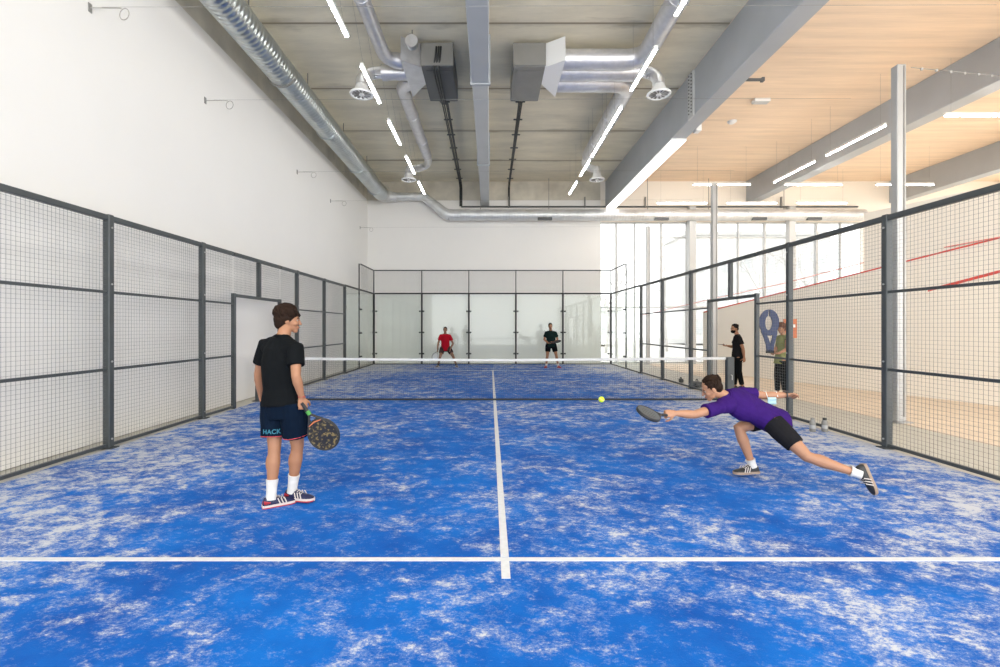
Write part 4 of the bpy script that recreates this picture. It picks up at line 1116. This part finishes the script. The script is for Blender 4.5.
p2_, k2 = figure('man in purple t-shirt and black shorts lunging with his arm stretched to the left', J, SK['fair'], HR['brown'], CL['purple'], CL['charcoal'], CL['white'], (RUB['black'], RUB['tan'], RUB['white']),
       s=.98, vox=.0055, leg_frac=.66, sleeve=.55, short_r=(.106, .088), sock_f=.14, fold=.005, hairdo='short', base=P(790, 480, 4.7))
w_ = J['wrR'] - V((.012, 0, 0)); ring = [w_ + V((0, math.cos(a)*.030, math.sin(a)*.030)) for a in [2*math.pi*k/20 for k in range(20)]]
wo = obj('watch_strap', sweep(nb(), ring + [ring[0]], .009, .004, (1, 0, 0), 'flat', 6), RUB['watch'], p2_, smooth=True)
obj('watch_case', bbox(w_ + V((-.018, -.016, .028)), w_ + V((.018, .016, .042)), .004), RUB['watch'], wo)
# surgical mask pushed up to the elbow of the trailing arm
mc = J['elR'] + V((.035, -.01, -.055)); mb = nb()
for k in range(4):
    x0 = mc.x - .045; z0 = mc.z - .03 + k*.018
    prism(mb, [(x0, mc.y - .045 - (k % 2)*.008, z0), (x0 + .09, mc.y - .045 - (k % 2)*.008, z0), (x0 + .09, mc.y - .05 + (k % 2)*.008, z0 + .019), (x0, mc.y - .05 + (k % 2)*.008, z0 + .019)], (0, .004, 0))
t = thing('face_mask', 'light blue surgical mask looped round the trailing elbow of the purple-shirted man', 'mask', mc)
obj('fabric', mb, RUB['skin'], t)
for q in (-.05, .06): obj('ear_loop', tube([mc + V((q, -.05, .05)), mc + V((q, -.02, .105)), mc + V((q, .05, .09)), mc + V((q, .045, .03))], .003, seg=6), MT['whitemetal'], t)
hc = P(648.3, 413.6, 4.40); gp = J['wrL'] + V((-.070, -.005, -.020))
racket('dark teal padel racket stretched out low by the purple-shirted man', hc, gp - hc, V((0.05, -.50, .86)), RUB['black'], teal, RUB['black'], s=.84)

# ---- far players
def far_hand(): pass
fy = V((0, -1, 0)); Z = 18.7
J = dict(hipR=P(442.6, 348, Z), hipL=P(448.4, 348, Z), knR=P(440.2, 356.5, Z - .15), knL=P(453.2, 356.5, Z - .15), ankR=P(438.2, 364.8, Z), ankL=P(456.2, 364.8, Z),
         shR=P(440.6, 335.8, Z - .12), shL=P(449.6, 335.8, Z - .12), neck=P(445.2, 333.6, Z - .14), head=P(445.2, 329.9, Z - .19), hf=V((0.03, -1, -.08)), hup=V((0, -.05, 1)),
         elR=P(438.3, 343, Z - .15), wrR=P(437.5, 349.5, Z - .25), elL=P(453, 343.5, Z - .15), wrL=P(450.5, 349, Z - .32), fwd=V((0, -.9, -.2)),
         hdL=V((-.2, -.3, -.9)), hnL=V((-1, 0, 0)), htL=V((0, -1, .1)), hdR=V((-.15, -.2, -1)), hnR=V((1, 0, 0)), htR=V((0, -1, 0)), curlR=60,
         toeR=V((-.35, -1, 0)), toeL=V((.35, -1, 0)))
figure('far player in red t-shirt and dark patterned shorts crouching by the back glass', J, SK['brown'], HR['black'], CL['red'], CL['brown'], CL['grey'], (RUB['black'], RUB['white'], RUB['white']), s=.97, vox=.013, leg_frac=.62, sleeve=.6, sock_f=.2, fold=.003, hairdo='crop')
hc = P(434.8, 356.5, Z - .32)
racket('padel racket held low by the far player in red', hc, (J['wrR'] + V((-.01, -.03, -.08))) - hc, V((.7, -.7, 0)), MT['unit'], MT['beamlight'], RUB['black'], holes=False)
Z = 18.45
J = dict(hipR=P(548.4, 344.8, Z), hipL=P(553.6, 344.8, Z), knR=P(547.4, 355.3, Z - .05), knL=P(556.2, 355.3, Z - .05), ankR=P(546.2, 365.6, Z), ankL=P(558.2, 365.6, Z),
         shR=P(546.2, 332.8, Z), shL=P(555.4, 332.8, Z), neck=P(550.6, 330.4, Z), head=P(550.4, 326.3, Z - .05), hf=V((0.0, -1, -.12)), hup=V((0, -.05, 1)),
         elR=P(544.2, 339.6, Z + .02), wrR=P(548.6, 343.2, Z - .22), elL=P(557.6, 339.6, Z + .02), wrL=P(553.8, 342.6, Z - .24), fwd=V((0, -1, 0)),
         hdR=V((.8, -.4, 0)), hnR=V((0, .3, 1)), htR=V((0, -1, .2)), hdL=V((-.8, -.4, 0)), hnL=V((0, .3, 1)), htL=V((0, -1, .2)), curlL=55, curlR=55,
         toeR=V((-.35, -1, 0)), toeL=V((.4, -1, 0)))
figure('far player in dark green t-shirt, black shorts and red shoes by the back glass', J, SK['tan'], HR['black'], CL['green'], CL['black'], CL['white'], (RUB['red'], RUB['red'], RUB['band']), s=1.0, vox=.013, leg_frac=.66, sleeve=.62, sock_f=.2, fold=.003, hairdo='crop', loose=.03)
hc = P(547.8, 340.8, Z - .36) + V((.05, -.02, .02))
racket('padel racket held across the waist by the far player in dark green', P(557.5, 341.5, Z - .40), P(547, 343.5, Z - .30) - P(557.5, 341.5, Z - .40), V((0, -.3, 1)), RUB['black'], RUB['black'], RUB['black'], holes=False, s=.95)

# ---- two people outside the right fence
Z = 12.0
J = dict(hipL=P(737.8, 357.5, Z - .09), hipR=P(736.8, 357.5, Z + .09), knL=P(739, 371.5, Z - .09), knR=P(735.2, 371.5, Z + .1), ankL=P(742, 385.4, Z - .08), ankR=P(734.6, 385.4, Z + .1),
         shL=P(739, 337.8, Z - .18), shR=P(736.4, 337.6, Z + .18), neck=P(736.8, 334, Z), head=P(734.4, 328.8, Z), hf=V((-1, -.25, -.18)), hup=V((-.1, 0, 1)),
         elL=P(743, 348.5, Z - .24), wrL=P(744.2, 357.5, Z - .26), elR=P(732.8, 347, Z + .16), wrR=P(727, 345.8, Z + .05), fwd=V((-1, -.15, 0)),
         hdL=V((.05, 0, -1)), hnL=V((0, 1, 0)), htL=V((-1, 0, 0)), hdR=V((-1, -.2, 0)), hnR=V((0, 0, 1)), htR=V((0, -1, .2)), curlR=35,
         toeL=V((-1, -.2, 0)), toeR=V((-1, 0, 0)))
figure('man in black polo shirt and black mask holding a phone beyond the gateway', J, SK['tan'], HR['black'], CL['charcoal'], CL['black'], None, (RUB['black'], RUB['white'], None), s=.95, vox=.011, sleeve=.62, long_trousers=True, fold=.004, hairdo='short', mask=CL['black'])
ph = J['wrR'] + V((-.15, -.02, .03))
t = thing('phone', 'dark phone held flat by the masked man in black', 'phone', ph)
pb = nb(); d_ = V((-1, -.2, .1)).normalized(); s_ = d_.cross(V((0, 0, 1))).normalized(); n3 = s_.cross(d_)
prism(pb, [ph - d_*.08 - s_*.038, ph + d_*.08 - s_*.038, ph + d_*.08 + s_*.038, ph - d_*.08 + s_*.038], n3*.009); obj('case', pb, RUB['black'], t)
pb = nb(); prism(pb, [ph + n3*.0092 - d_*.072 - s_*.033, ph + n3*.0092 + d_*.072 - s_*.033, ph + n3*.0092 + d_*.072 + s_*.033, ph + n3*.0092 - d_*.072 + s_*.033], n3*.001); obj('screen', pb, MT['unitdark'], t)
Z = 11.0
J = dict(hipL=P(782.5, 360.5, Z - .09), hipR=P(779.5, 360.5, Z + .1), knL=P(783.5, 376, Z - .09), knR=P(777.5, 376, Z + .1), ankL=P(784.5, 391.2, Z - .09), ankR=P(777.5, 391.2, Z + .1),
         shL=P(787.5, 337.8, Z - .12), shR=P(779, 337.6, Z + .17), neck=P(783.3, 334.6, Z), head=P(781.0, 328.2, Z), hf=V((-.85, -.5, -.12)), hup=V((-.1, 0, 1)),
         elL=P(786.5, 349.5, Z - .28), wrL=P(778.5, 353.5, Z - .36), elR=P(776.5, 347, Z + .1), wrR=P(772.8, 353.8, Z - .12), fwd=V((-.85, -.5, 0)),
         hdL=V((-1, -.1, 0)), hnL=V((0, .5, 1)), htL=V((0, -1, .2)), hdR=V((-.5, -.7, -.1)), hnR=V((.3, 0, 1)), htR=V((-.5, 0, .8)), curlR=45, curlL=50,
         toeL=V((-1, -.4, 0)), toeR=V((-1, -.5, 0)))
figure('person in yellow-green vest and dark trousers holding up a big blue sign', J, SK['fair'], HR['red'], CL['lime'], CL['black'], None, (RUB['black'], RUB['black'], None), s=.96, vox=.011, sleeve=.25, long_trousers=True, fold=.004, hairdo='full')
# big blue racket-shaped board with an open ring and a throat hole
Zs = 10.63; cs = P(769.3, 322.5, Zs); k_ = Zs / F
def ell(cx, cy, rx, ry, n0, a0=0, a1=360): return [(cx + rx*math.cos(math.radians(a0 + (a1-a0)*i/n0)), cy + ry*math.sin(math.radians(a0 + (a1-a0)*i/n0))) for i in range(n0 + 1)]
t = thing('racket_shaped_sign', 'big flat deep blue racket-shaped sign held up by the person in the vest', 'sign', P(770, 352, Zs))
def strip(pa, pb):
    s_ = nb(); n0 = len(pa)
    a = [s_.verts.new(P(x, y, Zs)) for x, y in pa]; b = [s_.verts.new(P(x, y, Zs)) for x, y in pb]
    for i in range(n0 - 1): s_.faces.new((a[i], a[i+1], b[i+1], b[i]))
    g_ = bmesh.ops.extrude_face_region(s_, geom=list(s_.faces)); vs = [e for e in g_['geom'] if isinstance(e, bmesh.types.BMVert)]
    bmesh.ops.translate(s_, verts=vs, vec=(0, .035, 0)); return s_
obj('ring', strip(ell(769.5, 322.5, 9.8, 13.2, 40, -86.5, 266.5), ell(768.9, 323.0, 3.7, 7.2, 40, -78, 258)), RUB['blue'], t)
obj('left_arm', strip([(761.2, 331), (764, 337), (766.5, 345), (767.2, 352)], [(766.5, 334), (768.5, 338), (770.5, 344), (771.2, 352)]), RUB['blue'], t)
obj('right_arm', strip([(777.6, 331), (776.6, 337), (774.4, 345), (773.4, 352.5)], [(773.2, 334.5), (772.6, 338), (771.2, 343.4), (770.6, 352)]), RUB['blue'], t)
obj('foot', strip([(766.5, 350.5), (774.2, 350.5)], [(766.4, 353.2), (774.6, 353.6)]), RUB['black'], t)
Zo = 11.5
t = thing('orange_sign', 'orange board with a small white mark behind the person in the vest', 'sign', P(793, 336, Zo))
ob = nb(); a_, b_2 = P(784, 338, Zo), P(797, 319, Zo); box(ob, (a_.x, a_.y, a_.z), (b_2.x, a_.y + .03, b_2.z)); obj('board', ob, RUB['orange'], t)
c_ = P(794, 325.5, Zo); obj('mark', bbox(c_ + V((-.05, -.006, -.05)), c_ + V((.03, -.001, .03))), MT['whitemetal'], t)
obj('stand', bbox((c_.x - .02, a_.y + .03, .0), (c_.x + .02, a_.y + .06, a_.z + .05)), MT['unit'], t)
